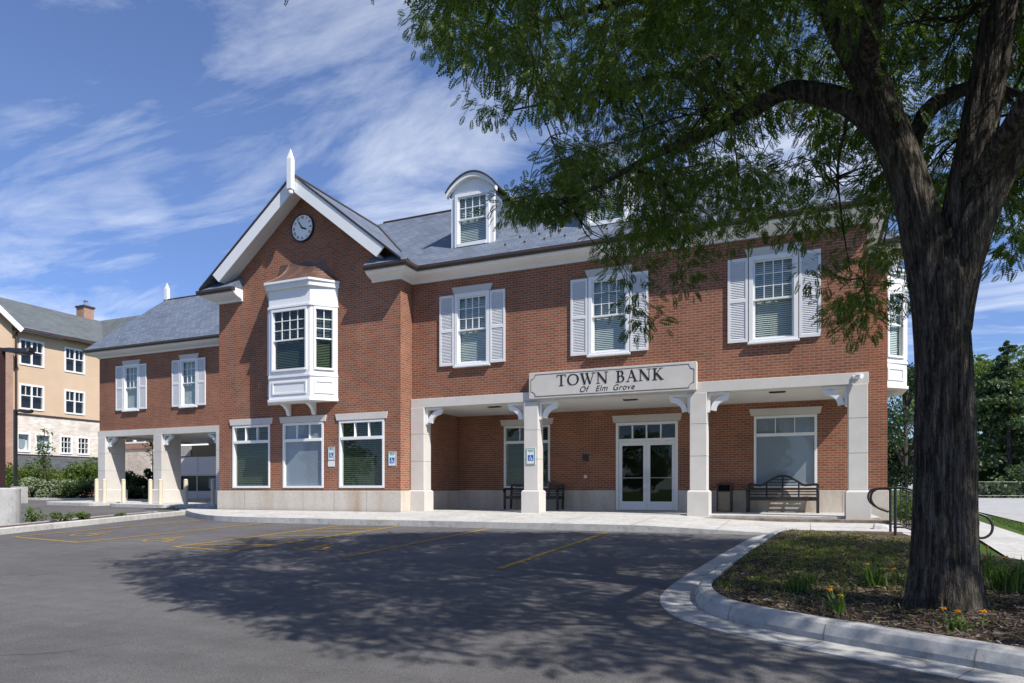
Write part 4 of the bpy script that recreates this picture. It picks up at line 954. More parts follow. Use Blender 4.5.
for nm, ln, w, ang in (('hour_hand', 0.21, 0.036, 112), ('minute_hand', 0.31, 0.026, -35)):
    mb = MB(MX @ Matrix.Rotation(R(-ang), 4, 'Z')); zz = 0.062 if nm[0] == 'h' else 0.069
    mb.prism([(-w * 0.5, -0.06), (w * 0.5, -0.06), (w * 0.7, ln * 0.6), (0, ln), (-w * 0.7, ln * 0.6)], lambda a, b, d: (a, b, d), zz, zz + 0.005); mb.build(nm, M['letter'], clk)

# ------------------------------------------------------------------ accessible parking signs
def wheel_symbol(mb, fn, s):
    stroke(mb, fn, [(0.40 * s, 0.86 * s), (0.46 * s, 0.86 * s)], 0.13 * s)
    for pts, w in (([(0.42, 0.76), (0.45, 0.44), (0.68, 0.44), (0.76, 0.14), (0.86, 0.17)], 0.085), ([(0.44, 0.60), (0.64, 0.60)], 0.06), ([(0.38, 0.55), (0.26, 0.46), (0.22, 0.30), (0.30, 0.15), (0.46, 0.08), (0.60, 0.13), (0.67, 0.26)], 0.065)):
        stroke(mb, fn, [(a * s, b * s) for a, b in pts], w * s)
def psign(x, y, zc, w, h, label, extra=False):
    o = thing('parking_sign', (x, y, zc), label, 'sign', 'accessible parking signs')
    mb = MB(); mb.box(x - w / 2, x + w / 2, y - 0.012, y - 0.001, zc - h / 2, zc + h / 2); mb.build('plate', M['signwhite'], o)
    mb = MB(); fn = lambda a, b, d: (x + a, y - 0.0125 + d, zc + b); e = 0.016
    stroke(mb, fn, [(-w / 2 + e, -h / 2 + e), (w / 2 - e, -h / 2 + e), (w / 2 - e, h / 2 - e), (-w / 2 + e, h / 2 - e)], 0.01, True); mb.build('border', M['signgreen'], o)
    sz = w * 0.58; zz = zc - h * 0.10
    mb = MB(); mb.box(x - sz / 2, x + sz / 2, y - 0.0155, y - 0.0122, zz - sz / 2, zz + sz / 2); mb.build('blue_square', M['blue'], o)
    mb = MB(); wheel_symbol(mb, lambda a, b, d: (x - sz / 2 + a, y - 0.016 + d, zz - sz / 2 + b), sz); mb.build('wheelchair_symbol', M['signwhite'], o)
    text_obj('lettering', 'RESERVED\nPARKING', w * 0.135, Matrix.Translation((x, y - 0.0135, zc + h * 0.34)) @ UP, M['signgreen'], o, 0, 1.0, 0.001)
    if extra:
        mb = MB(); mb.box(x - w / 2, x + w / 2, y - 0.012, y - 0.001, zc - h / 2 - 0.19, zc - h / 2 - 0.012); mb.build('lower_plate', M['signwhite'], o)
psign(-13.49, Yg, 1.75, 0.25, 0.42, 'blue and white accessible parking sign with a second plate below, between two ground floor windows', True)
psign(-11.27, Yg, 1.55, 0.28, 0.44, 'accessible parking sign on the brick at the corner beside the porch')
psign(-7.05, Yf - 0.132, 1.57, 0.28, 0.46, 'accessible parking sign on the stone porch column left of the entrance')

# ------------------------------------------------------------------ benches, bin and small fittings in the porch
def bench(label, loc, rz=0):
    o = local(thing('bench', (0, 0, 0), label, 'bench', 'metal benches in the porch')); k = M['black']; L2 = 0.90
    for x in (-L2, L2):
        mb = MB(); mb.box(x - 0.035, x + 0.035, -0.30, -0.24, 0, 0.63); mb.build('leg', k, o, bevel=0.005)
        mb = MB(); mb.hexa([(x - 0.035, 0.20, 0), (x + 0.035, 0.20, 0), (x + 0.035, 0.26, 0), (x - 0.035, 0.26, 0), (x - 0.035, 0.28, 0.80), (x + 0.035, 0.28, 0.80), (x + 0.035, 0.33, 0.80), (x - 0.035, 0.33, 0.80)]); mb.build('leg', k, o, bevel=0.005)
        mb = MB(); pth = [(x, 0.29, 0.66), (x, 0.0, 0.665), (x, -0.28, 0.66), (x, -0.36, 0.64), (x, -0.37, 0.60), (x, -0.33, 0.58)]
        for a, b in zip(pth[:-1], pth[1:]): mb.tube([a, b], 0.03, 8)
        mb.build('armrest', k, o)
    mb = MB()
    for i in range(7): y = -0.27 + i * 0.078; mb.box(-L2 - 0.02, L2 + 0.02, y, y + 0.055, 0.41, 0.435)
    mb.build('seat', k, o)
    mb = MB(); mb.box(-L2 + 0.036, L2 - 0.036, -0.285, -0.26, 0.335, 0.405); mb.box(-L2 + 0.036, L2 - 0.036, 0.20, 0.225, 0.335, 0.405); mb.build('seat_rail', k, o)
    ytop = lambda z: 0.235 + (z - 0.43) * 0.19
    def top(x):
        t = abs(x) / L2
        return 0.76 + (0.27 * math.cos(math.pi * t / 0.62 / 2) ** 1.2 if t < 0.62 else 0.0) + 0.03 * max(0, (t - 0.7)) / 0.3
    mb = MB(); xs_ = [-L2 + 2 * L2 * i / 40 for i in range(41)]
    mb.sweep([(-0.02, -0.035), (0.02, -0.035), (0.02, 0.03), (-0.02, 0.03)], [(Vector((x, ytop(top(x)), top(x))), Vector((0, 1, 0)), Vector((0, 0, 1))) for x in xs_]); mb.build('top_rail', k, o)
    for z in (0.50, 0.585, 0.67, 0.755, 0.84, 0.92):
        xm = max([abs(x) for x in xs_ if top(x) > z + 0.02] or [0])
        if xm > 0.05:
            mb = MB(); mb.box(-xm, xm, ytop(z) - 0.010, ytop(z) + 0.010, z - 0.014, z + 0.014); mb.build('back_slat', k, o)
    for x in (-0.42, 0, 0.42):
        zt = top(x); mb = MB(); mb.hexa([(x - 0.022, ytop(0.42) - 0.014, 0.42), (x + 0.022, ytop(0.42) - 0.014, 0.42), (x + 0.022, ytop(0.42) + 0.014, 0.42), (x - 0.022, ytop(0.42) + 0.014, 0.42), (x - 0.022, ytop(zt) - 0.014, zt), (x + 0.022, ytop(zt) - 0.014, zt), (x + 0.022, ytop(zt) + 0.014, zt), (x - 0.022, ytop(zt) + 0.014, zt)]); mb.build('back_post', k, o)
    o.location = loc; o.rotation_euler = (0, 0, rz); return o
b1 = bench('black metal bench with arched back under the shaded window right of the entrance', (-0.58, 20.42, 0.0))
b2 = copy_tree(b1); b2.location = (-8.0, 20.42, 0); b2['label'] = 'black metal bench half hidden behind the porch column that carries a parking sign'
tb = thing('trash_bin', (-2.14, 20.62, 0), 'tan pebbled litter bin with a dark opening against the porch wall', 'litter bin')
mb = MB(); mb.box(-2.32, -1.96, 20.46, 20.80, 0.03, 0.58); mb.build('body', M['tan'], tb, bevel=0.01)
mb = MB()
for x in (-2.345, -1.975):
    for y in (20.44, 20.78): mb.box(x, x + 0.04, y, y + 0.04, 0, 0.80)
mb.box(-2.344, -1.936, 20.441, 20.819, 0.77, 0.82); mb.box(-2.344, -1.936, 20.441, 20.819, 0.575, 0.60); mb.build('frame', M['bronze'], tb)
mb = MB(); mb.box(-2.30, -1.98, 20.50, 20.79, 0.601, 0.769); mb.build('opening', M['dark'], tb)
wl = thing('wall_plaque', (-6.42, Yb, 1.65), 'small square dark plaque on the porch brick left of the doors', 'plaque')
mb = MB(); mb.box(-6.53, -6.31, Yb - 0.03, Yb - 0.001, 1.55, 1.77); mb.build('backplate', M['bronze'], wl, bevel=0.006)
mb = MB(); mb.box(-6.49, -6.35, Yb - 0.045, Yb - 0.031, 1.59, 1.73); mb.build('grille', M['black'], wl)
op = thing('door_button', (-6.42, Yb, 1.05), 'tiny white push plate low on the porch brick left of the doors', 'push plate')
mb = MB(); mb.box(-6.47, -6.37, Yb - 0.025, Yb - 0.001, 1.0, 1.10); mb.build('plate', M['signwhite'], op, bevel=0.005)
mb = MB(MX := Matrix.Translation((-6.42, Yb - 0.026, 1.05)) @ Matrix.Rotation(R(90), 4, 'X')); mb.cyl((0, 0, 0.0), 0.03, 0.008, 14); mb.build('button', M['silver'], op)
def soffit_light(x, y, lab):
    o = thing('ceiling_light', (x, y, 3.139), lab, 'ceiling light', 'porch ceiling lights')
    mb = MB(); mb.box(x - 0.20, x + 0.20, y - 0.09, y + 0.09, 3.118, 3.139); mb.build('trim', M['bronze'], o)
    mb = MB(); mb.box(x - 0.17, x + 0.17, y - 0.06, y + 0.06, 3.110, 3.117); mb.build('lens', M['dark'], o)
soffit_light(-8.6, 18.7, 'dark slot light in the porch ceiling left of the second column, above the wall window')
soffit_light(-4.45, 18.7, 'dark slot light in the porch ceiling in front of the double doors, under the sign')
soffit_light(-0.65, 18.7, 'dark slot light in the porch ceiling before the grey shaded window')
fl = thing('floodlight', (1.12, Yf - 0.102, 3.27), 'small white twin floodlight on the right end of the stone porch beam', 'floodlight')
mb = MB(); mb.box(1.02, 1.16, Yf - 0.135, Yf - 0.103, 3.22, 3.30); mb.build('bracket', M['vinyl'], fl, bevel=0.005)
mb = MB(); mb.tube([(1.08, Yf - 0.135, 3.27), (1.12, Yf - 0.20, 3.275)], 0.02, 8); mb.build('arm', M['vinyl'], fl)
mb = MB(); mb.tube([(1.10, Yf - 0.20, 3.27), (1.20, Yf - 0.30, 3.25)], [0.05, 0.062], 12); mb.build('lamp_head', M['signwhite'], fl)

# ------------------------------------------------------------------ drive-through: islands, bollards, teller kiosk
def island(x0, x1, y0, y1):
    mb = MB(); r = 0.35; pts = []
    for cx_, cy_, a in ((x1 - r, y0 + r, -90), (x1 - r, y1 - r, 0), (x0 + r, y1 - r, 90), (x0 + r, y0 + r, 180)):
        pts += [(cx_ + r * math.cos(R(a + 90 * k / 5)), cy_ + r * math.sin(R(a + 90 * k / 5))) for k in range(6)]
    mb.prism(pts, lambda x, y, d: (x, y, zg(x, y) + d), -0.1, 0.14); o = mb.build('traffic_island', M['conc'], bevel=0.015); o['kind'] = 'structure'
island(-32.3, -28.9, 20.4, 30.4); island(-28.0, -24.4, 20.4, 30.4); island(-24.1, -21.6, 20.4, 30.4)
BPOS = []
for u_, y_ in ((96.7, 21.6), (104.5, 21.2), (123.5, 21.3), (150.4, 21.2), (160.5, 21.0), (185.8, 20.9), (213, 20.9)):
    r_ = ray(u_, 490); BPOS.append((r_.x * y_ / r_.y, y_))
BLAB = ['cream bollard left of the outermost drive-through pier', 'cream bollard in front of the outermost drive-through pier', 'cream bollard right of the outermost drive-through pier, beside the dark shrubs',
        'cream bollard just left of the second drive-through pier', 'cream bollard in front of the second drive-through pier', 'cream bollard right of the second drive-through pier, half sunlit', 'cream bollard before the dark kiosk, beside the gabled wing']
proto = None
for k, ((x, y), lab) in enumerate(zip(BPOS, BLAB)):
    if proto is None:
        proto = local(thing('bollard', (0, 0, 0), lab, 'bollard', 'bollards at the drive-through'))
        mb = MB(); mb.lathe((0, 0, 0), [(0.085, 0), (0.085, 1.0)], 16); mb.build('post', M['bollard'], proto, smooth=False)
        mb = MB(); mb.lathe((0, 0, 1.0), [(0.085, 0.0), (0.08, 0.03), (0.06, 0.055), (0.03, 0.07), (0.002, 0.073)], 16); mb.build('cap', M['bollard'], proto, smooth=True)
        b = proto
    else: b = copy_tree(proto); b['label'] = lab
    b.location = (x, y, zg(x, y) + 0.13)
kx0, kx1, ky0, ky1 = -36.6, -24.5, 31.2, 34.0; kc = -34.55
ki_ = thing('teller_kiosk', (-31.0, 31.2, 0.0), 'white and dark green banded building seen through the drive-through lane', 'kiosk')
for za, zb, m, nm in ((-0.1, 0.55, M['white'], 'lower_panel'), (0.551, 1.48, M['teal'], 'window_band'), (1.481, 1.60, M['soffit'], 'ledge'), (1.601, 2.66, M['white'], 'upper_panel'), (2.661, 3.9, M['teal'], 'fascia')):
    mb = MB(); e = 0.06 if nm == 'ledge' else 0; mb.box(kx0, kx1, ky0 - e, ky1, za, zb); mb.build(nm, m, ki_)
mb = MB(); mb.box(-36.5, -35.1, ky0 - 0.05, ky0 - 0.002, 2.72, 3.35); mb.build('vent_grille', M['conc'], ki_)
mb = MB(); mb.box(-33.6, -32.5, ky0 - 0.05, ky0 - 0.002, 0.7, 1.35); mb.build('teller_window', M['shade'], ki_)
mb = MB(); mb.box(-32.3, -30.2, ky0 - 0.05, ky0 - 0.002, 0.75, 1.25); mb.build('notice_panel', M['bronze'], ki_)
for x in (-34.6,):
    mb = MB(); mb.box(x - 0.04, x + 0.04, ky0 - 0.03, ky0 - 0.002, 0.0, 2.66); mb.build('corner_post', M['shutter'], ki_)
kl = thing('tube_light', (-32.0, 27.5, 3.12), 'lit strip light under the drive-through ceiling', 'strip light')
mb = MB(); mb.box(-31.9, -29.6, 27.45, 27.55, 3.12, 3.195); mb.build('housing', M['vinyl'], kl)
em = mat('lit_tube', (1, 1, 0.95)); em.node_tree.nodes['Principled BSDF'].inputs['Emission Color'].default_value = (1, 0.97, 0.85, 1); em.node_tree.nodes['Principled BSDF'].inputs['Emission Strength'].default_value = 1.1
mb = MB(); mb.tube([(-31.8, 27.5, 3.085), (-29.7, 27.5, 3.085)], 0.03, 8); mb.build('tube', em, kl)

# ------------------------------------------------------------------ neighbouring apartment building
ap = thing('apartment_building', (-50, 33, 0), 'tan stucco apartment building with pale stone ground floor and grey shingle roof on the left', 'building')
AX = -47.0; AW = 35.0
wins2 = [(28.25, 29.72), (31.2, 32.55)]; wz = [(8.85, 10.45), (5.95, 7.5)]
small = [(28.05, 28.8, 0), (29.2, 30.15, 0), (30.85, 31.6, 1), (32.05, 32.85, 1)]
wall('wall', ap, M['stucco'], 26.951, AW + 0.3, 5.62, 11.0, AX, AX - 0.3, [(a, b, z0, z1) for a, b in wins2 for z0, z1 in wz], axis='x')
wall('wall', ap, M['palebrick'], 26.951, AW + 0.3, 2.95, 5.52, AX + 0.06, AX - 0.3, [(a, b, 3.15, 4.3) for a, b, k in small], axis='x')
mb = MB(); mb.box(AX - 0.2, AX + 0.12, 26.951, AW + 0.3, 5.521, 5.619); mb.build('ledge', M['bronze'], ap)
mb = MB(); mb.box(AX - 0.3, AX + 0.18, 26.951, AW + 0.3, 1.85, 2.91); mb.build('wall', M['graywall'], ap)
mb = MB(); mb.box(AX - 0.3, AX + 0.22, 26.951, AW + 0.3, 2.911, 2.949); mb.build('ledge', M['bronze'], ap)
mb = MB(); mb.box(AX - 0.3, AX + 0.05, 26.951, AW + 0.3, -0.1, 1.849); mb.build('wall', M['pinkbrick'], ap)
def xwin(parent, X, a, b, z0, z1, cols, top, split=True, oval=False):
    mb = MB(); c = 0.05
    mb.box(X - 0.1, X + 0.04, a - 0.06, a + c, z0 - 0.06, z1 + 0.06); mb.box(X - 0.1, X + 0.04, b - c, b + 0.06, z0 - 0.06, z1 + 0.06); mb.box(X - 0.1, X + 0.04, a + c, b - c, z1 - c, z1 + 0.06); mb.box(X - 0.1, X + 0.05, a + c, b - c, z0 - 0.06, z0 + c)
    if split:
        mb.box(X - 0.08, X + 0.03, (a + b) / 2 - 0.045, (a + b) / 2 + 0.045, z0 + c, z1 - c); zm = z0 + (z1 - z0) * 0.56
        mb.box(X - 0.08, X + 0.01, a + c, b - c, zm - 0.03, zm + 0.03)
        for k in (0.25, 0.75): y = a + (b - a) * k; mb.box(X - 0.07, X, y - 0.015, y + 0.015, zm, z1 - c)
    elif not oval:
        for k in (1, 2): y = a + (b - a) * k / 3; mb.box(X - 0.07, X, y - 0.02, y + 0.02, z0 + c, z1 - c)
        for k in (1, 2): z = z0 + (z1 - z0) * k / 3; mb.box(X - 0.07, X, a + c, b - c, z - 0.02, z + 0.02)
    f = mb.build('window', M['vinyl'], parent)
    mb = MB(); mb.face([(X - 0.05, a, z0), (X - 0.05, b, z0), (X - 0.05, b, z1), (X - 0.05, a, z1)]); mb.build('pane', M['glass'], f)
    mb = MB(); mb.box(X - 0.28, X - 0.25, a, b, z0, z1); mb.build('blind', M['shutter'] if oval else M['dark'], f)  # panes without a decal get a near-black sheet that paints the room's shade
    if oval:
        mb = MB(); yc, zc_ = (a + b) / 2, (z0 + z1) / 2; n = 20
        mb.prism([(yc + 0.24 * math.cos(2 * math.pi * k / n), zc_ + 0.40 * math.sin(2 * math.pi * k / n)) for k in range(n)], lambda y, z, d: (d, y, z), X - 0.24, X - 0.2); mb.build('decal', M['shade'], f)
for a, b in wins2:
    for z0, z1 in wz: xwin(ap, AX, a, b, z0, z1, 2, True)
for a, b, k in small: xwin(ap, AX + 0.06, a, b, 3.15, 4.3, 3, False, False, k == 0)
# projecting wing to the right, seen below the drive-through
wall('wall', ap, M['palebrick'], AX + 0.302, -43.3, 0.0, 3.6, AW, AW + 0.3)
wall('wall', ap, M['stucco'], AX + 0.302, -43.3, 3.9, 6.5, AW, AW + 0.3, [(-46.3, -43.8, 4.05, 5.9)])
mb = MB(); mb.box(AX + 0.3, -43.25, AW - 0.08, AW + 0.25, 3.601, 3.899); mb.build('ledge', M['pinkbrick'], ap)
mb = MB(); mb.box(-43.6, -43.3, AW + 0.301, 42, 0.0, 6.5); mb.build('wall', M['stucco'], ap)
mb = MB(TR(-46.35, AW, 4.0)); w, h = 2.6, 1.95
for x in (0, w / 2 - 0.1, w - 0.2): mb.box(x, x + 0.2, -0.04, 0.1, 0, h)
mb.box(0.2, w - 0.2, -0.03, 0.1, h - 0.12, h); mb.box(0.2, w - 0.2, -0.05, 0.1, 0, 0.12); mb.box(0.2, w - 0.2, -0.01, 0.08, h * 0.6, h * 0.6 + 0.08)
for k in range(1, 8):
    if k != 4: mb.box(w * k / 8 - 0.02, w * k / 8 + 0.02, 0.0, 0.07, h * 0.6 + 0.08, h - 0.12)
f = mb.build('window', M['vinyl'], ap)
mb = MB(TR(-46.35, AW, 4.0)); mb.face([(0.1, 0.04, 0.1), (w - 0.1, 0.04, 0.1), (w - 0.1, 0.04, h - 0.1), (0.1, 0.04, h - 0.1)]); mb.build('pane', M['glass'], f)
mb = MB(TR(-46.35, AW, 4.0)); mb.box(0.1, w - 0.1, 0.25, 0.28, 0.06, h - 0.1); mb.build('blind', M['dark'], f)  # no real blind: a near-black panel stands in for the shaded room
# near wing with its gable facing the lane
AX2 = -45.6
wall('wall', ap, M['stucco'], 18.2, 26.95, 0.0, 11.0, AX2, AX2 - 0.3, axis='x', extra=lambda mb: mb.prism([(18.2, 11.0), (26.95, 11.0), (22.6, 14.4)], lambda y, z, d: (d, y, z), AX2 - 0.3, AX2))
mb = MB(); mb.box(AX2 - 0.05, AX2 + 0.06, 26.3, 26.98, 0.0, 9.3); mb.build('quoin', M['pinkbrick'], ap)
mb = MB(); mb.box(AX2 - 1.7, AX2 - 0.302, 26.65, 26.948, 0.0, 11.0); mb.build('wall', M['stucco'], ap)
ZA = 11.15; pa = 0.62
mb = MB(); roof_plane(mb, (AX + 0.6, 24.0, ZA), (AX + 0.6, 37, ZA), (AX - 4.2, 37, ZA + 2.8), (AX - 4.2, 24.0, ZA + 2.8)); mb.build('roof', M['asph_shingle'], ap)
mb = MB(); roof_plane(mb, (-46.5, 33.6, ZA + 0.02), (-53, 33.6, ZA + 0.02), (-53, 37.0, ZA + 2.9), (-46.5, 37.0, ZA + 2.9))
for f_ in range(len(mb.f)): mb.f[f_] = mb.f[f_][::-1]; mb.uv[f_] = mb.uv[f_][::-1]
mb.build('roof', M['asph_shingle'], ap)
mb = MB(); mb.prism([(33.6, ZA + 0.04), (37.0, ZA + 2.93), (37.0, ZA + 2.6), (33.6, ZA - 0.25)], lambda y, z, d: (d, y, z), -46.55, -46.47); mb.build('rake_board', M['white'], ap)
mb = MB()
roof_plane(mb, (AX2 - 6, 27.4, 10.75), (AX2 + 0.4, 27.4, 10.75), (AX2 + 0.4, 22.6, 14.65), (AX2 - 6, 22.6, 14.65)); roof_plane(mb, (AX2 + 0.4, 17.7, 10.75), (AX2 - 6, 17.7, 10.75), (AX2 - 6, 22.6, 14.65), (AX2 + 0.4, 22.6, 14.65)); mb.build('roof', M['asph_shingle'], ap)
mb = MB(); mb.prism([(27.4, 10.77), (22.6, 14.67), (22.6, 14.25), (27.2, 10.5)], lambda y, z, d: (d, y, z), AX2 + 0.38, AX2 + 0.44); mb.build('rake_board', M['white'], ap)
mb = MB(); mb.box(AX + 0.35, AX + 0.62, 27.8, AW - 0.4, ZA - 0.22, ZA - 0.02); mb.build('gutter', M['bronze'], ap)
mb = MB(); mb.tube([(AX + 0.35, 27.95, 11.0), (AX + 0.12, 27.95, 10.6), (AX + 0.12, 27.95, 0.2)], 0.07, 8); mb.build('downspout', M['bronze'], ap)
mb = MB(); mb.box(AX - 5.0, AX - 4.1, 35.4, 36.2, 12.5, 14.75); ch = mb.build('chimney', M['pinkbrick'], ap)
mb = MB(); mb.box(AX - 5.07, AX - 4.03, 35.33, 36.27, 14.751, 14.88); mb.build('chimney_cap', M['bronze'], ch)
mb = MB(); mb.cyl((AX - 4.5, 35.8, 14.88), 0.12, 0.4, 10); mb.cyl((AX - 4.5, 35.8, 15.28), 0.2, 0.12, 10, r2=0.03); mb.build('flue', M['silver'], ch)

# ------------------------------------------------------------------ lamp posts
def lamp_post(x, y, zb, hb, rb, hz, label, pm, arm_dir, square=False):
    o = thing('lamp_post', (x, y, zb), label, 'lamp post', 'car park lamp posts')
    mb = MB(); zt = zb + hb
    if square: mb.box(x - rb, x + rb, y - rb, y + rb, zb - 0.2, zt)
    else: mb.lathe((x, y, zb - 0.2), [(rb, 0), (rb, hb + 0.17), (rb - 0.03, hb + 0.2)], 24)
    mb.build('concrete_base', M['kerb'], o, bevel=0.01 if square else 0)
    mb = MB(); mb.box(x - 0.14, x + 0.14, y - 0.14, y + 0.14, zt + 0.001, zt + 0.05); mb.build('base_plate', M['black'], o)
    mb = MB(); mb.box(x - 0.065, x + 0.065, y - 0.065, y + 0.065, zt + 0.05, hz + 0.05); mb.build('pole', pm, o, bevel=0.006)
    a = Vector((*arm_dir, 0)).normalized(); s = Vector((-a.y, a.x, 0)); c = Vector((x, y, hz))
    mb = MB(); q = [(0.07, -0.05, 0.08), (0.25, -0.06, 0.12), (0.38, -0.10, 0.19), (0.62, -0.11, 0.19), (0.76, -0.075, 0.15), (0.80, -0.05, 0.12)]
    mb.sweep([(-1, 0.0), (1, 0.0), (0.9, 0.7), (0.5, 1.0), (-0.5, 1.0), (-0.9, 0.7)], [(c + a * r + Vector((0, 0, z0)), s * w, Vector((0, 0, 0.07 + w * 0.35))) for r, z0, w in q]); mb.build('lamp_head', M['black'], o, bevel=0.0)
    mb = MB(); e0 = c + a * 0.40 - s * 0.14 + Vector((0, 0, -0.115)); 
    mb.face([e0, e0 + s * 0.28, e0 + s * 0.28 + a * 0.24, e0 + a * 0.24][::-1]); mb.build('lens', M['shade'], o); return o
camr = (CS, SN)
lp = P(1.5, 500, 18.0); lamp_post(lp.x, lp.y, zg(lp.x, lp.y) + 0.05, 0.98, 0.42, 4.32, 'near lamp post with maroon pole on a wide round concrete base at the left edge', M['red'], camr)
lp = P(15.5, 500, 33.0); lamp_post(lp.x, lp.y, zg(lp.x, lp.y), 0.80, 0.36, 4.45, 'farther slim black lamp post on a square concrete base before the shrubs', M['black'], camr, True)

# ------------------------------------------------------------------ foliage kit
def raw_mesh(name, V, n_per, m, parent, org=None):
    """V: (faces, n_per, 3) array"""
    V = np.asarray(V, dtype=np.float32); nf = V.shape[0]; me = bpy.data.meshes.new(name)
    if org is not None: V = V - np.array(org, dtype=np.float32)
    me.vertices.add(nf * n_per); me.vertices.foreach_set('co', V.reshape(-1))
    me.loops.add(nf * n_per); me.loops.foreach_set('vertex_index', np.arange(nf * n_per, dtype=np.int32))
    me.polygons.add(nf); me.polygons.foreach_set('loop_start', np.arange(0, nf * n_per, n_per, dtype=np.int32))
    me.update(calc_edges=True); me.materials.append(m)
    o = bpy.data.objects.new(name, me); COL.objects.link(o)
    if parent: o.parent = parent
    return o
def unit(a): return a / np.maximum(np.linalg.norm(a, axis=-1, keepdims=True), 1e-9)
def leaf_quads(C, size, up=0.4, asp=0.55, r=rng):
    """rhombic leaves at the centres C"""
    n = len(C); d = unit(r.normal(size=(n, 3))); nrm = unit(r.normal(size=(n, 3)) * (1 - up) + np.array([0, 0, up]))
    s = unit(np.cross(nrm, d)); d = np.cross(s, nrm); L_ = (size * r.uniform(0.6, 1.35, (n, 1)))
    return np.stack([C - d * L_ / 2, C + s * L_ * asp / 2, C + d * L_ / 2, C - s * L_ * asp / 2], axis=1)
def blob(c, r, n, shell=0.5, rr=rng):
    d = unit(rr.normal(size=(n, 3))); k = rr.uniform(0, 1, (n, 1)) ** (1 / (3 + 4 * shell))
    return np.array(c) + d * k * np.array(r)
def tree(name, label, cat, loc, h, w, leaf, m, seed, n_leaf=9000, conifer=False, trunk_h=0.25, group=None, trunk_r=None, m_trunk=None):
    o = local(thing(name, (0, 0, 0), label, cat, group)); rr = np.random.default_rng(seed); rd = random.Random(seed)
    mb = MB(); tr_ = trunk_r or h * 0.018
    mb.tube([(0, 0, -0.3), (rd.uniform(-.1, .1), 0, h * 0.3), (rd.uniform(-.2, .2), rd.uniform(-.2, .2), h * 0.6), (0, 0, h * 0.92)], [tr_ * 1.3, tr_, tr_ * 0.6, tr_ * 0.12], 8); C = []; mbl = mb
    if conifer:
        nb = 70
        for k in range(nb):
            t = (k + rd.random()) / nb; z = h * (trunk_h + (1 - trunk_h) * t); rad = w / 2 * (1 - t) ** 0.8 * rd.uniform(0.65, 1.1) + 0.1; a = rd.uniform(0, 6.28)
            tip = np.array([rad * math.cos(a), rad * math.sin(a), z - rad * 0.22]); st = np.array([0, 0, z])
            nn = int(n_leaf / nb * (0.35 + 1.3 * (1 - t))); f = rr.uniform(0.12, 1, (nn, 1)) ** 0.7
            p = st + (tip - st) * f + rr.normal(size=(nn, 3)) * np.array([0.13, 0.13, 0.07]) * rad * (0.4 + f); C.append(p)
            mbl.tube([tuple(st), tuple(st + (tip - st) * 0.8)], [tr_ * 0.25, 0.01], 4)
    else:
        ncl = 34
        for k in range(ncl):
            d = rd.uniform(0, 6.28); zz = rd.uniform(-0.85, 1.0); q = math.sqrt(max(0, 1 - zz * zz)) * rd.uniform(0.45, 0.95)
            c = np.array([w * 0.42 * q * math.cos(d), w * 0.42 * q * math.sin(d), h * (trunk_h + (1 - trunk_h) * (0.5 + 0.42 * zz))])
            s = w * rd.uniform(0.10, 0.19); C.append(blob(c, (s, s, s * 0.72), n_leaf // ncl, 0.4, rr))
            mbl.tube([(0, 0, max(h * 0.15, c[2] - w * 0.35)), tuple(c * np.array([.5, .5, 1]) - np.array([0, 0, 0.1 * w])), tuple(c)], [tr_ * 0.45, tr_ * 0.25, 0.01], 5)
    mbl.build('trunk', m_trunk or M['bark'], o)
    raw_mesh('crown', leaf_quads(np.concatenate(C), leaf, 0.35, 0.6, rr), 4, m, o)
    o.location = loc; return o
def shrub(label, loc, w, h, leaf, m, seed, n=1400, group=None, cat='shrub', stems=True):
    o = local(thing('shrub', (0, 0, 0), label, cat, group)); rr = np.random.default_rng(seed); rd = random.Random(seed); C = []; mb = MB()
    for k in range(13):
        a = rd.uniform(0, 6.28); q = rd.uniform(0.1, 0.85) * w / 2; z = h * rd.uniform(0.25, 0.85) * (1 - 0.35 * (2 * q / w) ** 2); s = w * rd.uniform(0.13, 0.24)
        c = (q * math.cos(a), q * math.sin(a), z); C.append(blob(c, (s, s, min(s, h * 0.3) * 1.1), n // 13, 0.4, rr)); mb.tube([(0, 0, -0.1), (c[0] * .4, c[1] * .4, z * 0.5), (c[0] * .8, c[1] * .8, z * 0.8)], [0.02, 0.010, 0.003], 5)
    C = np.concatenate(C); C[:, 2] = np.maximum(C[:, 2], 0.03)
    mb.build('stems', M['twig'], o); raw_mesh('foliage', leaf_quads(C, leaf, 0.4, 0.5, rr), 4, m, o); o.location = loc; return o

# shrubs in front of the apartment building
sh = [(20, 41.0, 2.6, 2.3, 'leaf', 'tall green shrub at the left end of the hedge, right behind the far lamp post'), (40, 42.0, 2.6, 2.35, 'leaf', 'tall green shrub under the round-decal windows, left of the sapling'), (58, 41.5, 2.8, 2.4, 'leaf', 'tall green shrub just right of the thin sapling'),
      (75, 42.0, 2.6, 2.25, 'leaf', 'tall green shrub in the middle right of the hedge'), (91, 41.5, 2.9, 2.5, 'leaf', 'tall green shrub at the right end of the hedge beside the drive-through pier'),
      (32, 39.0, 2.0, 1.15, 'leaf_pale', 'low pale variegated shrub left of the sapling'), (57, 39.0, 1.8, 1.15, 'leaf_pale', 'low pale variegated shrub right of the sapling'), (84, 38.8, 2.0, 1.2, 'leaf_dark', 'low dark shrub at the foot of the outermost drive-through pier'),
      (8, 40.5, 2.4, 1.9, 'leaf', 'green shrub at the left edge, behind the round lamp base'), (70, 39.2, 1.5, 0.9, 'leaf', 'small green shrub between the pale and the dark one')]
for k, (u, d, w, h, m, lab) in enumerate(sh):
    p = P(u, 495, d); shrub(lab, (p.x, p.y, zg(p.x, p.y)), w, h, 0.15 if m != 'leaf_dark' else 0.11, M[m], 100 + k, 2800, 'shrubs before the apartment building')
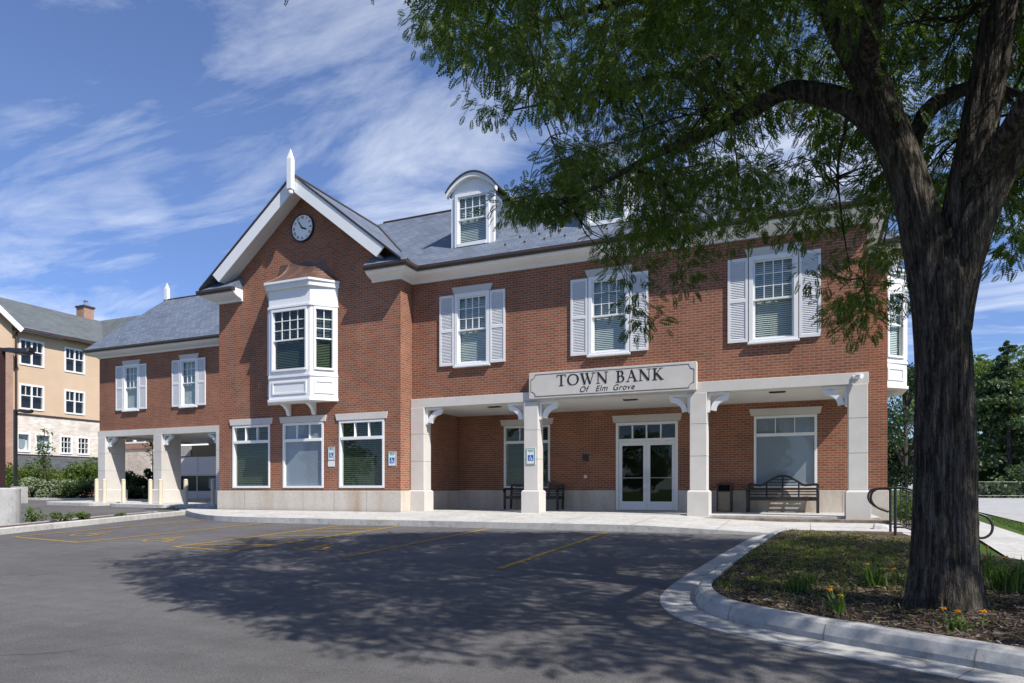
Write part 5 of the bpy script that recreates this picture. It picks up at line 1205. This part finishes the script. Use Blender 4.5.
for k, (u, d, w, h, lab) in enumerate([(128, 38.5, 1.7, 1.75, 'dark conical evergreen seen left between the drive-through piers'), (149, 39.5, 1.3, 2.0, 'dark evergreen seen right between the drive-through piers, below a climbing plant'), (137, 37.0, 2.4, 0.75, 'low dark shrub between the two evergreens in the drive-through gap')]):
    p = P(u, 495, d); shrub(lab, (p.x, p.y, zg(p.x, p.y)), w, h, 0.15, M['leaf_dark'], 130 + k, 3000, 'dark evergreens behind the drive-through')
pp = P(44.5, 495, 39.5)
tree('sapling', 'thin staked sapling with sparse leaves rising above the shrubs', 'tree', (pp.x, pp.y, zg(pp.x, pp.y)), 4.3, 1.15, 0.14, M['leaf'], 77, 420, False, 0.35, None, 0.035)
pp = P(152, 495, 40.0)
tree('sapling', 'slender leafy young tree at the wing corner seen through the drive-through', 'tree', (pp.x, pp.y, zg(pp.x, pp.y)), 5.2, 1.1, 0.14, M['leaf_mid'], 78, 500, False, 0.3, None, 0.03)
# kerb of that bed
a_, b_2 = P(-20, 497, 38.0), P(170, 497, 35.0)
kerb('kerb', [Vector((a_.x, a_.y)).lerp(Vector((b_2.x, b_2.y)), t / 12) for t in range(13)], [(0, -0.1), (0, 0.12), (0.18, 0.12), (0.18, -0.1)], M['conc'])
pb = [Vector((a_.x, a_.y)).lerp(Vector((b_2.x, b_2.y)), t / 6) for t in range(7)]
sheet('planting_bed', [(p.x - 0.1, p.y + 0.18) for p in pb] + [(-44, 40), (-60, 40), (-60, 27)], 0.06, M['mulch'], 3.0)
# weeds on the strip behind the left kerb
for k, (u, v, w, h, lab) in enumerate([(33, 522, 0.75, 0.42, 'broad leafed weed on the strip beside the round lamp base'), (62, 521, 0.7, 0.30, 'low weed clump in the middle of the kerb strip'), (82, 519.5, 0.5, 0.22, 'small weed tuft near the right end of the kerb strip'), (120, 517, 0.4, 0.12, 'tiny flat weed at the pavement end of the kerb strip')]):
    x, y = G(u, v, 0.09); shrub(lab, (x, y, zg(x, y) + 0.09), w * 0.85, h * 0.9, 0.07, M['leaf'], 150 + k, 330, 'weeds on the kerb strip', 'weed')

# ------------------------------------------------------------------ the shade tree over the car park
def inpoly(p, poly):
    x, y = p; c = False; j = len(poly) - 1
    for i in range(len(poly)):
        if (poly[i][1] > y) != (poly[j][1] > y) and x < (poly[j][0] - poly[i][0]) * (y - poly[i][1]) / (poly[j][1] - poly[i][1]) + poly[i][0]: c = not c
        j = i
    return c
tb_ = P(945, 612, 5.78); TX, TY = tb_.x, tb_.y
lt = thing('shade_tree', (TX, TY, zis(TX, TY)), 'large honey locust with dark furrowed trunk and feathery leaves on the kerbed island', 'tree')
def barked(path, rad, seg, sub, amp, name, seed=0):
    """round limb with furrowed bark: path resampled, radius broken by vertical ridges"""
    pts = smooth_path([tuple(p) for p in path], sub); n = len(pts); k_ = np.interp(np.linspace(0, len(rad) - 1, n), range(len(rad)), rad)
    rr = np.random.default_rng(seed); nr = seg; ph = rr.uniform(0, 6.28, 12); mb = MB(); fr = []; rows = []
    pa = None; RL = 11 if seg > 60 else 6; ridge = rr.normal(size=(n // RL + 3, nr)); base = rr.normal(size=nr)
    for i in range(n):
        t = (pts[min(i + 1, n - 1)] - pts[max(i - 1, 0)]).normalized()
        if pa is None: pa = t.orthogonal().normalized()
        pa = (pa - t * pa.dot(t)).normalized(); b = t.cross(pa); row = []
        f = i / RL; i0 = int(f); w = f - i0; rd_ = ridge[i0] * (1 - w) + ridge[i0 + 1] * w
        for j in range(nr):
            a = 2 * math.pi * j / nr; q = 0.45 * base[j] + 0.95 * rd_[j]
            q = max(-1.5, min(0.55, q)); r = k_[i] * (1 + 0.035 * math.sin(3 * a + ph[0] + i * 0.07) + 0.03 * math.sin(5 * a + ph[1] - i * 0.11)) + amp * q
            row.append(pts[i] + pa * (r * math.cos(a)) + b * (r * math.sin(a)))
        rows.append(row)
    for i in range(n):
        for p in rows[i]: mb.v.append(tuple(p))
    for i in range(n - 1):
        for j in range(nr):
            j2 = (j + 1) % nr; mb.f.append((i * nr + j, i * nr + j2, (i + 1) * nr + j2, (i + 1) * nr + j)); mb.m.append(0); mb.uv.append(None)
    mb.f.append(tuple((n - 1) * nr + j for j in range(nr))); mb.m.append(0); mb.uv.append(None)
    return mb.build(name, M['bark'], lt, smooth=True), pts, k_
LIMB = []
def limb(path, rad, seg=22, sub=8, amp=0.006, seed=1, keep=True):
    o, pts, rr = barked(path, rad, seg, sub, amp, 'limb', seed)
    for p, r in zip(pts, rr): LIMB.append((np.array(p), float(r)))
Q = lambda *l: [P(u, v, d) for u, v, d in l]
barked(Q((945, 640, 5.78), (945, 612, 5.78), (945, 590, 5.78), (944.5, 550, 5.78), (944, 480, 5.78), (943.5, 410, 5.78), (943, 350, 5.78), (942, 310, 5.78), (943, 280, 5.78), (945, 245, 5.78), (946, 212, 5.76)),
       [0.40, 0.315, 0.275, 0.245, 0.227, 0.213, 0.205, 0.203, 0.212, 0.155, 0.04], 110, 14, 0.009, 'trunk', 3)
limb(Q((934, 330, 5.78), (929, 270, 5.78), (914, 200, 5.8), (895, 143, 5.85), (870, 82, 5.9), (840, 20, 6.0), (815, -40, 6.1), (790, -140, 6.4), (755, -300, 6.9)), [0.14, 0.158, 0.15, 0.142, 0.132, 0.122, 0.11, 0.09, 0.03], 54, 10, 0.010, 4)
limb(Q((898, 165, 5.86), (876, 128, 5.92), (848, 104, 6.05), (818, 94, 6.25), (785, 92, 6.5), (745, 114, 6.8), (700, 136, 7.1), (655, 155, 7.5), (605, 182, 7.9), (560, 205, 8.3)), [0.09, 0.10, 0.098, 0.09, 0.082, 0.07, 0.055, 0.042, 0.028, 0.012], 16, 6, 0.004, 5)
limb(Q((948, 330, 5.78), (955, 260, 5.78), (962, 205, 5.75), (976, 140, 5.7), (988, 80, 5.65), (1000, 10, 5.6), (1010, -80, 5.5), (1015, -250, 5.3)), [0.13, 0.145, 0.142, 0.14, 0.132, 0.12, 0.1, 0.04], 50, 10, 0.010, 6)
limb(Q((952, 330, 5.76), (960, 275, 5.72), (974, 225, 5.66), (992, 185, 5.6), (1018, 140, 5.5), (1052, 80, 5.4), (1100, 0, 5.2), (1160, -120, 5.0)), [0.13, 0.15, 0.148, 0.142, 0.132, 0.115, 0.09, 0.04], 50, 10, 0.010, 7)
limb(Q((905, 170, 5.9), (924, 116, 6.15), (950, 95, 6.4), (980, 84, 6.7), (1020, 62, 7.2), (1060, 20, 7.8)), [0.05, 0.075, 0.07, 0.06, 0.045, 0.02], 12, 6, 0.003, 8)
limb(Q((846, 30, 5.98), (800, -15, 6.3), (740, -30, 6.8), (670, -10, 7.5), (590, 10, 8.3), (510, 30, 9.0)), [0.08, 0.085, 0.07, 0.05, 0.035, 0.012], 12, 6, 0.003, 9)
limb(Q((745, 114, 6.8), (712, 90, 7.2), (670, 75, 7.7), (620, 85, 8.2), (560, 100, 8.7), (505, 112, 9.0)), [0.05, 0.045, 0.037, 0.028, 0.018, 0.008], 9, 6, 0.002, 10)
limb(Q((848, 104, 6.05), (845, 130, 6.6), (838, 170, 7.2), (842, 220, 7.6), (850, 270, 7.9)), [0.022, 0.018, 0.014, 0.009, 0.004], 9, 6, 0.002, 11)
limb([P(868, 78, 5.9), (0.4, 5.4, 4.9), (-0.3, 4.8, 5.5), (-1.0, 4.7, 6.0), (-1.7, 5.0, 6.3)], [0.08, 0.075, 0.06, 0.04, 0.015], 10, 6, 0.003, 12)
limb([P(962, 205, 5.75), (2.0, 5.2, 4.2), (2.9, 4.2, 5.2), (4.2, 3.0, 5.9), (5.4, 2.4, 6.2)], [0.08, 0.075, 0.06, 0.04, 0.015], 10, 6, 0.003, 13)
limb([P(992, 185, 5.6), (2.6, 6.4, 4.6), (3.8, 7.0, 5.5), (5.2, 7.4, 6.0), (6.4, 7.6, 6.2)], [0.08, 0.075, 0.06, 0.04, 0.015], 10, 6, 0.003, 14)
limb([P(988, 80, 5.65), (1.9, 7.8, 5.6), (1.8, 9.2, 6.6), (1.4, 10.6, 7.0)], [0.07, 0.06, 0.04, 0.015], 10, 6, 0.003, 15)
limb([P(815, -40, 6.1), (-0.8, 7.6, 6.4), (-1.6, 9.0, 7.0), (-2.6, 10.4, 7.2)], [0.07, 0.06, 0.04, 0.015], 10, 6, 0.003, 16)
VIS = [(425, -80), (424, 22), (452, 46), (486, 60), (505, 62), (508, 88), (535, 95), (548, 112), (566, 150), (548, 180), (520, 198), (512, 205), (540, 208), (580, 222), (602, 235), (626, 268), (636, 312), (652, 306), (654, 250), (690, 245), (735, 225), (775, 212), (800, 218), (815, 262), (836, 285), (838, 326), (868, 326), (874, 290), (890, 262), (900, 280), (918, 270), (925, 240), (985, 225), (1008, 252), (1090, 252), (1090, -80)]
HOLES = [(612, 212, 27), (785, 150, 24), (748, 148, 15), (810, 35, 16), (610, 140, 16), (575, 60, 12), (960, 150, 20), (690, 60, 10), (930, 70, 14)]
SHA = [(118, 562), (135, 548), (250, 534), (330, 526), (480, 519), (660, 522), (880, 532), (930, 556), (1010, 572), (1100, 590), (1300, 630), (1300, 900), (900, 760), (680, 674), (560, 660), (440, 652), (365, 646), (290, 630), (210, 612), (165, 594)]
clumps = []; tries = 0
while len(clumps) < 1620 and tries < 400000:
    tries += 1
    x, y, z = rng.uniform(-6.2, 7.2), rng.uniform(0.8, 12.6), rng.uniform(2.3, 9.2)
    r = math.hypot((x - 0.6) / 6.4, (y - 6.4) / 5.9)
    if r > 1: continue
    top = 3.6 + 5.3 * math.sqrt(1 - r * r); bot = 3.9 - 1.3 * r ** 2 if y > 6 else 4.0 - 0.2 * r
    if z > top or z < bot: continue
    if rng.random() > 0.35 + 0.65 * max(r, (z - 3.6) / 5.3): continue
    u, v, fw = proj(x, y, z)
    if not (fw > 0.5 and -60 < u < 1090 and v > -60) and rng.random() < 0.45: continue
    if fw > 0.5 and -40 < u < 1070 and v > -40:
        if not inpoly((u, v), VIS): continue
        if any((u - a) ** 2 + (v - b) ** 2 < c * c for a, b, c in HOLES): continue
        if math.sin(u * 0.045 + 1.3) * math.sin(v * 0.06 + 0.012 * u) > 0.55 and rng.random() < 0.8: continue      # open windows in the crown
        if fw < 5.6 and u > 860 and rng.random() < 0.85: continue      # keep the fork in view
        if 690 < u < 880 and v > 120 and rng.random() < 0.42: continue
    t = (z - zg(x, y)) / sd.z; sx, sy = x - sd.x * t, y - sd.y * t
    us, vs_, fs = proj(sx, sy, zg(sx, sy))
    if fs > 0.6 and -900 < us < 1100 and sy < 14.3 and vs_ < 1000 and not inpoly((us, vs_), SHA): continue
    clumps.append((x, y, z))
# hand placed sprays on the fringe
for u, v, d in ((425, 20, 9.3), (440, 10, 9.2), (452, 28, 9.2), (432, 38, 9.3), (462, 12, 9.0), (497, 112, 9.0), (484, 104, 9.1), (508, 205, 8.6), (525, 198, 8.5), (540, 205, 8.4), (556, 200, 8.3), (632, 300, 8.0), (640, 322, 8.0), (628, 268, 8.0), (612, 240, 8.0),
                (850, 322, 7.9), (862, 318, 7.8), (842, 300, 7.9), (858, 288, 7.8), (878, 300, 7.9), (900, 262, 8.0), (905, 290, 8.0), (816, 270, 7.8), (1012, 255, 7.0), (1020, 230, 6.8), (685, 262, 8.0), (676, 280, 8.0), (760, 225, 7.8), (795, 225, 7.8), (720, 235, 7.9)):
    clumps.append(tuple(P(u, v, d)))
clumps = np.array(clumps)
LP = np.array([p for p, r in LIMB]); LR = np.array([r for p, r in LIMB])
# secondary branches: group clumps around nodes, nodes hang on the nearest limb
node = clumps[rng.permutation(len(clumps))[:95]].copy()
for it in range(8):
    lab = np.argmin(((clumps[:, None] - node[None]) ** 2).sum(-1), axis=1)
    for k in range(len(node)):
        if (lab == k).any(): node[k] = clumps[lab == k].mean(0)
mb = MB(); mt = MB()
def bent(a, b, sag, n=6):
    a, b = Vector(a), Vector(b); out = []; j = Vector(rng.normal(size=3)) * (b - a).length * 0.07; j2 = Vector(rng.normal(size=3)) * (b - a).length * 0.05
    for k in range(n + 1):
        t = k / n; out.append(a.lerp(b, t) + Vector((0, 0, sag * math.sin(math.pi * t))) + j * math.sin(math.pi * t) + j2 * math.sin(2 * math.pi * t))
    return out
for k in range(len(node)):
    dd = np.linalg.norm(LP - node[k], axis=1) + (LP[:, 2] > node[k][2] + 1.0) * 0.6; i = int(np.argmin(dd)); ln = np.linalg.norm(LP[i] - node[k]); r0 = min(LR[i] * 0.6, 0.012 + 0.014 * ln)
    pth = bent(LP[i], node[k], 0.10 * ln, 8); mb = MB(); mb.tube(pth, list(np.linspace(r0, 0.011, 9)), 6); mb.build('branch', M['twig'], lt)
    for c in clumps[lab == k]:
        j = int(rng.integers(4, 9)); mt.tube(bent(pth[j], c, 0.05, 5), list(np.linspace(0.009, 0.003, 6)), 4)
# bare hanging twigs
for q in range(150):
    c = clumps[rng.integers(len(clumps))]; e = c + np.array([rng.normal() * 0.25, rng.normal() * 0.25, -rng.uniform(0.1, 0.5)]); mt.tube(bent(c, e, 0.03, 4), list(np.linspace(0.005, 0.0015, 5)), 3)
mt.build('twigs', M['twig'], lt)['kind'] = 'stuff'
# pinnate fronds
def frond_template(pairs):
    f = []
    for k in range(pairs):
        x = 0.16 + 0.84 * (k + 0.5) / pairs; l = 0.32 * (1 - 0.45 * abs(2 * (k / (pairs - 1)) - 0.85)); w = 0.14
        for s in (-1, 1):
            b = np.array([x, 0.012 * s, 0]); d = np.array([0.45, s * 0.9, -0.16]); d = d / np.linalg.norm(d); n = np.array([-d[1], d[0], 0]) * s
            f.append([b, b + d * l * 0.5 + n * w * 0.5, b + d * l, b + d * l * 0.5 - n * w * 0.5])
    f.append([np.array([0, -0.008, 0]), np.array([0, 0.008, 0]), np.array([1, 0.004, 0]), np.array([1, -0.004, 0])])
    return np.array(f)
FT = frond_template(6); PER = 52
nC = len(clumps); N_ = nC * PER
ci = np.repeat(np.arange(nC), PER); off = unit(rng.normal(size=(N_, 3))) * (rng.uniform(0, 1, (N_, 1)) ** 0.45) * np.array([0.34, 0.34, 0.22])
base = clumps[ci] + off
dirv = unit(off * 2.0 + rng.normal(size=(N_, 3)) * 0.10 + np.array([0, 0, -0.16])); up = unit(rng.normal(size=(N_, 3)) * 0.45 + np.array([0, 0, 1.0]))
sv = unit(np.cross(up, dirv)); uv_ = np.cross(dirv, sv); ln = rng.uniform(0.09, 0.165, (N_, 1))
# droop along the rachis
Fx = FT[None, :, :, 0:1]; Fy = FT[None, :, :, 1:2]; Fz = FT[None, :, :, 2:3] - 0.35 * FT[None, :, :, 0:1] ** 2
e = lambda a: a[:, None, None, :]
V = e(base) + e(dirv * ln) * Fx + e(sv * ln) * Fy + e(uv_ * ln) * Fz
raw_mesh('crown', V.reshape(-1, 4, 3), 4, M['locust'], lt, ORG[lt.name])
print('clumps', nC, 'leaflets', V.shape[0] * V.shape[1])

# ------------------------------------------------------------------ handrails and step at the right end of the pavement
def rail(y, dx, zoff, label):
    o = thing('handrail', (1.45 + dx, y, -0.2 + zoff), label, 'handrail', 'handrails at the end of the pavement')
    q = lambda x, z: (x + dx, y, z + zoff)
    loop = [q(1.35, 0.25), q(1.20, 0.31), q(1.10, 0.40), q(1.07, 0.50), q(1.10, 0.60), q(1.18, 0.65), q(1.30, 0.665)]
    top = loop + [q(1.58, 0.665), q(1.70, 0.63), q(2.66, 0.24), q(2.80, 0.17), q(2.87, 0.05), q(2.85, -0.09), q(2.75, -0.17), q(2.62, -0.16)]
    pts = smooth_path(top, 5); mb = MB(); mb.tube(pts, 0.021, 10); mb.build('top_rail', M['black'], o, smooth=True)
    mb = MB(); mb.tube(smooth_path([q(1.42, -0.02), q(1.58, -0.02), q(1.70, -0.06), q(2.55, -0.42)], 4), 0.016, 8); mb.build('lower_rail', M['black'], o, smooth=True)
    for x, zb, zt, r in ((1.45, -0.24, 0.66, 0.024), (2.45, -0.55, 0.31, 0.024)):
        mb = MB(); mb.cyl(q(x, zb), r, zt - zb, 10); mb.build('post', M['black'], o)
    for k in range(6):
        x = 1.62 + k * 0.14; zt = 0.66 - max(0, x - 1.64) * 0.425; zb = -0.02 - max(0, x - 1.6) * 0.42
        mb = MB(); mb.cyl(q(x, zb), 0.008, zt - zb, 6); mb.build('baluster', M['black'], o)
rail(13.62, 0.0, 0.0, 'nearer black looped pipe handrail with its thick post on the pavement edge')
rail(14.95, 0.06, 0.0, 'farther black pipe handrail just behind the nearer one, on the building side of the steps')
mb = MB(); mb.box(1.2, 1.62, 13.3, 15.2, -0.6, -0.205); mb.build('pavement_end', M['conc'], bevel=0.015)['kind'] = 'structure'
mb = MB(); mb.box(1.621, 2.1, 13.45, 15.1, -0.6, -0.33); mb.box(2.101, 4.2, 13.5, 15.05, -0.6, -0.30 - 0.1); mb.build('steps', M['conc'], bevel=0.015)['kind'] = 'structure'
sheet('island_soil', [(1.63, 15.2), (2.5, 15.3), (2.9, 21.5), (1.6, 21.5)], 0.03, M['mulch'], 1.0)
for k, (x, y, w, h) in enumerate([(2.6, 19.0, 1.3, 1.15), (2.3, 17.2, 0.9, 0.75)]):
    shrub(['leafy green shrub at the building corner behind the handrails', 'smaller green shrub directly behind the farther handrail'][k], (x, y, -0.24), w, h, 0.07, M['leaf'], 170 + k, 2000, 'shrubs behind the handrails')
rk = thing('boulder', (1.45, 15.9, -0.2), 'pale rounded stone block beside the end of the porch', 'stone')
mb = MB(); mb.hexa([(1.25, 15.7, -0.25), (1.62, 15.72, -0.25), (1.6, 16.05, -0.25), (1.27, 16.0, -0.25), (1.29, 15.74, -0.06), (1.55, 15.76, -0.08), (1.54, 15.98, -0.07), (1.31, 15.96, -0.05)]); mb.build('rock', M['conc'], rk, bevel=0.04)

# ------------------------------------------------------------------ distant trees, fence
def far(u, d, h, w, leaf, m, seed, label, conifer=False, n=9000, th=0.12, group='trees beyond the road', dz=0.0, name='tree'):
    p = P(u, 497, d); return tree(name, label, 'tree', (p.x, p.y, zg(p.x, p.y) + dz), h, w, leaf, m, seed, n, conifer, th, group)
far(968, 78, 16.5, 10, 0.42, M['leaf_mid'], 201, 'broadleaf tree beyond the road, mostly behind the big trunk', n=6000)
far(1008, 74, 17.0, 13.5, 0.44, M['needle'], 202, 'tall dark spruce beyond the road right of the big trunk', True, 26000, 0.04, name='spruce_tree')
far(1026, 88, 19.5, 15, 0.45, M['leaf_mid'], 203, 'tall light green broadleaf tree rising behind the spruce at the right edge', n=16000)
far(986, 92, 18, 13, 0.45, M['leaf_mid'], 204, 'light green broadleaf tree between the big trunk and the spruce, farther back', n=16000)
far(1060, 76, 15, 10, 0.42, M['needle'], 205, 'dark spruce at the right edge of the view', True, 9000, 0.05, name='spruce_tree')
far(1110, 84, 17, 13, 0.5, M['leaf_mid'], 206, 'broadleaf tree past the right edge of the view', n=5000)
far(905, 46, 9.5, 6.5, 0.22, M['leaf_dark'], 207, 'dark leafy tree between the building corner and the big trunk', n=9000, th=0.05)
far(925, 60, 12, 8, 0.3, M['leaf_mid'], 208, 'green tree farther back behind the big trunk', n=5000)
far(888, 66, 8.5, 8, 0.3, M['leaf_dark'], 209, 'low dark tree just behind the brick corner', n=4000, th=0.05)
fp0, fp1 = P(900, 496, 70), P(1180, 496, 66)
fe = thing('chain_link_fence', (fp0.x, fp0.y, -0.25), 'low dark wire fence along the far side of the road on the right', 'fence')
n = 16; dr = (fp1 - fp0); 
for k in range(n + 1):
    p = fp0 + dr * k / n; mb = MB(); mb.cyl((p.x, p.y, -0.3), 0.04, 1.75, 6); mb.build('post', M['black'], fe)
mb = MB()
for z in (1.4, 0.02): mb.tube([(fp0.x, fp0.y, z), (fp1.x, fp1.y, z)], 0.025, 5)
mb.build('rail', M['black'], fe)
mb = MB(); hh = 1.45; step = 0.22; L_ = dr.length; t = dr.normalized(); k = 0
while k * step < L_ - hh:
    for s in (0, 1):
        a = fp0 + t * (k * step + (hh if s else 0)); b = fp0 + t * (k * step + (0 if s else hh)); mb.tube([(a.x, a.y, 0.0), (b.x, b.y, hh - 0.05)], 0.007, 3)
    k += 1
mb.build('mesh', M['black'], fe)
# trees on the opposite side of the car park, seen only as reflections in the panes
rf0 = None
for k, (x, y, sc_) in enumerate([(-34, -26, 1.0), (-24, -31, 1.15), (-15, -27, 0.95), (-5, -32, 1.2), (5, -28, 1.0), (16, -30, 1.1), (-44, -22, 1.1)]):
    sc_ *= 0.78
    lab_ = 'broadleaf tree across the car park, reflected in the window panes'
    if rf0 is None: rf0 = tree('tree', lab_, 'tree', (x, y, zg(x, y)), 10.5, 9.5, 0.4, M['leaf_mid'], 300, 7000, False, 0.15, 'trees across the car park'); q_ = rf0
    else: q_ = copy_tree(rf0)
    q_.location = (x, y, zg(x, y)); q_.scale = (sc_, sc_, sc_); q_.rotation_euler = (0, 0, k * 1.3)

# ------------------------------------------------------------------ island: chips, ground cover, lilies
IP = [tuple(p) for p in offset_path(isp, 0.54)] + [(9.5, 3.2), G(1250, 672), G(1150, 630), G(1100, 608), G(1024, 573), G(975, 563), (1.6, 13.2)]
def scatter(n, poly, bias=None):
    out = []; xs = [p[0] for p in poly]; ys = [p[1] for p in poly]
    while len(out) < n:
        x, y = rng.uniform(min(xs), max(xs)), rng.uniform(min(ys), max(ys))
        if inpoly((x, y), poly) and (bias is None or rng.random() < bias(x, y)): out.append((x, y, zis(x, y)))
    return np.array(out)
near = lambda x, y: min(1.0, (6.5 / max(3.0, math.hypot(x, y))) ** 2)
C = scatter(26000, IP, near); n = len(C)
d = unit(np.concatenate([rng.normal(size=(n, 2)), rng.normal(size=(n, 1)) * 0.25], 1)); s = unit(np.cross(d, unit(rng.normal(size=(n, 3)) * 0.5 + np.array([0, 0, 1])))); ln = rng.uniform(0.010, 0.038, (n, 1)) * rng.choice([1, 1, 1, 1, 2.0], (n, 1)); wd = rng.uniform(0.003, 0.008, (n, 1))
C[:, 2] += 0.006 + rng.uniform(0, 0.015, n)
mc = mat('bark_chip', (0.1, 0.07, 0.05), 0.95, 0.1); t_ = NT(mc); gn = t_.n('ShaderNodeNewGeometry')
t_.col(t_.ramp(gn.outputs['Random Per Island'], [(0.0, (0.035, 0.026, 0.021)), (0.5, (0.11, 0.08, 0.06)), (0.85, (0.21, 0.16, 0.125)), (1.0, (0.36, 0.30, 0.25))]))
o = raw_mesh('mulch_chips', np.stack([C - d * ln - s * wd, C - d * ln + s * wd, C + d * ln + s * wd * 0.7, C + d * ln - s * wd * 0.7], 1), 4, mc, None); o['kind'] = 'stuff'
def blades(C, h, w, lean=0.5):
    n = len(C); a = rng.uniform(0, 6.28, n); l = rng.uniform(0.1, 1, n) * lean; H_ = h * rng.uniform(0.5, 1.2, n); dx = np.stack([np.cos(a), np.sin(a), np.zeros(n)], 1); sx = np.stack([-np.sin(a), np.cos(a), np.zeros(n)], 1) * (w / 2)
    up = np.array([0, 0, 1.0]); m1 = C + dx * (l * H_ * 0.35)[:, None] + up * (H_ * 0.6)[:, None]; m2 = C + dx * (l * H_)[:, None] + up * (H_ * (1.0 - 0.3 * l))[:, None]
    A = np.stack([C - sx, C + sx, m1 + sx * 0.8, m1 - sx * 0.8], 1); B = np.stack([m1 - sx * 0.8, m1 + sx * 0.8, m2 + sx * 0.15, m2 - sx * 0.15], 1); return np.concatenate([A, B])
def patch(x, y):
    return max(math.exp(-(((x - 0.3) / 1.3) ** 2 + ((y - 10.3) / 2.6) ** 2)), 0.7 * math.exp(-(((x + 0.2) / 0.7) ** 2 + ((y - 7.6) / 0.8) ** 2))) * (0.35 + 0.65 * (math.sin(x * 7 + y * 3) * math.sin(y * 5 - x * 2) > -0.25))
C = scatter(11000, IP, patch)
mg = leafmat('yellow_green_cover', (0.08, 0.11, 0.022), (0.22, 0.23, 0.06), 0.3)
o = raw_mesh('ground_cover', np.concatenate([leaf_quads(C + np.array([0, 0, 0.02]), 0.035, 0.7, 0.6), blades(C[:5000], 0.07, 0.006, 0.9)]), 4, mg, None); o['kind'] = 'stuff'
# lawn blades near the walk
C = []
while len(C) < 9000:
    x, y = rng.uniform(2.2, 9), rng.uniform(9.0, 26)
    u, v, fw = proj(x, y, zg(x, y))
    if u < 1100 and (x > 2.25 or y > 15.2) and v < 566 and not inpoly((u, v), [(930, 512), (978, 514), (1030, 535), (1130, 572), (1130, 650), (1024, 569), (930, 558)]) and not inpoly((u, v), [(900, 490), (1200, 490), (1200, 545), (1030, 525), (975, 512), (900, 506)]): C.append((x, y, zg(x, y) - 0.03))
o = raw_mesh('grass', blades(np.array(C), 0.075, 0.012, 0.6), 4, M['blade'], None); o['kind'] = 'stuff'
def lily(label, u, v, flowers, nb=34, h=0.30, seed=0):
    """plant at pixel-measured ground spot; flowers = list of (dx, dy, height)"""
    r = ray(u, v); d0 = 2.0
    while EYE + r.z * d0 > zis(r.x * d0, r.y * d0) and d0 < 30: d0 += 0.01
    x, y = r.x * d0, r.y * d0
    o = local(thing('daylily', (0, 0, 0), label, 'lily plant' if flowers else 'grass tuft', 'daylilies and tufts on the tree island'))
    Cb = np.concatenate([rng.normal(size=(nb, 2)) * 0.05, np.zeros((nb, 1))], 1); raw_mesh('leaves', blades(Cb, h, 0.016, 0.9), 4, M['blade'], o)
    for fx, fy, fz in flowers:
        mb = MB(); mb.tube([(0, 0, 0), (fx * 0.5, fy * 0.5, fz * 0.6), (fx, fy, fz)], [0.005, 0.004, 0.004], 5); mb.build('stem', M['blade'], o)
        mb = MB()
        for k in range(6):
            a = k * math.pi / 3; ca, sa = math.cos(a), math.sin(a); w = 0.010
            c = [Vector((fx, fy, fz)), Vector((fx + 0.015 * ca - w * sa, fy + 0.015 * sa + w * ca, fz + 0.032)), Vector((fx + 0.036 * ca, fy + 0.036 * sa, fz + 0.030 + 0.012 * math.sin(k * 2.1))), Vector((fx + 0.015 * ca + w * sa, fy + 0.015 * sa - w * ca, fz + 0.032))]
            mb.face(c)
        mb.build('flower', M['orange'], o)
    o.location = (x, y, zis(x, y)); return o
o_ = lambda *a: list(a)
lily('two flowered orange lily close to the kerb bend, left of the trunk', 838, 614, o_((-0.06, 0.0, 0.17), (0.02, -0.02, 0.13)), 30, 0.22)
lily('leafy lily with one orange flower in the middle of the island', 873, 587, o_((-0.05, 0.02, 0.20), (0.10, 0.03, 0.16)), 60, 0.28)
lily('lily with a low orange flower just left of the trunk', 897, 582, o_((-0.03, 0.0, 0.11)), 24, 0.16)
lily('short lily with two yellow orange flowers at the foot of the trunk', 948, 622, o_((-0.03, 0.0, 0.075), (0.06, 0.0, 0.06)), 10, 0.08)
lily('lily with one orange flower at the right foot of the trunk', 982, 624, o_((0.01, 0.0, 0.07)), 10, 0.07)
lily('tall lily with a pale orange flower right behind the trunk', 990, 580, o_((-0.03, 0, 0.32), (0.14, 0.0, 0.22)), 60, 0.30)
lily('dense lily clump right of the trunk near the right edge', 1003, 592, [], 90, 0.30); lily('dense lily clump cut by the right edge', 1022, 590, [], 90, 0.32)
lily('green tuft below the trunk next to the kerb', 958, 632, [], 40, 0.11); lily('spiky green tuft in the left part of the island', 797, 592, [], 50, 0.20); lily('small green tuft above the kerb bend', 810, 585, [], 30, 0.16); lily('small low tuft right at the kerb tip', 724, 587, [], 20, 0.09)
sk = thing('stick', (0.0, 6.0, zis(0.6, 5.8)), 'short bare fallen stick on the mulch left of the trunk', 'stick')
pA = [G(u, v, 0.16) for u, v in ((855, 619), (868, 620), (880, 622), (886, 627))]
mb = MB(); mb.tube([(x, y, zis(x, y) + 0.012) for x, y in pA], [0.007, 0.008, 0.007, 0.004], 6); mb.tube([(*pA[1], zis(*pA[1]) + 0.014), (pA[1][0] + 0.05, pA[1][1] + 0.06, zis(*pA[1]) + 0.05)], [0.005, 0.002], 5); mb.build('wood', noisy('grey_stick', (0.2, 0.16, 0.12), (0.3, 0.25, 0.2), 20), sk)
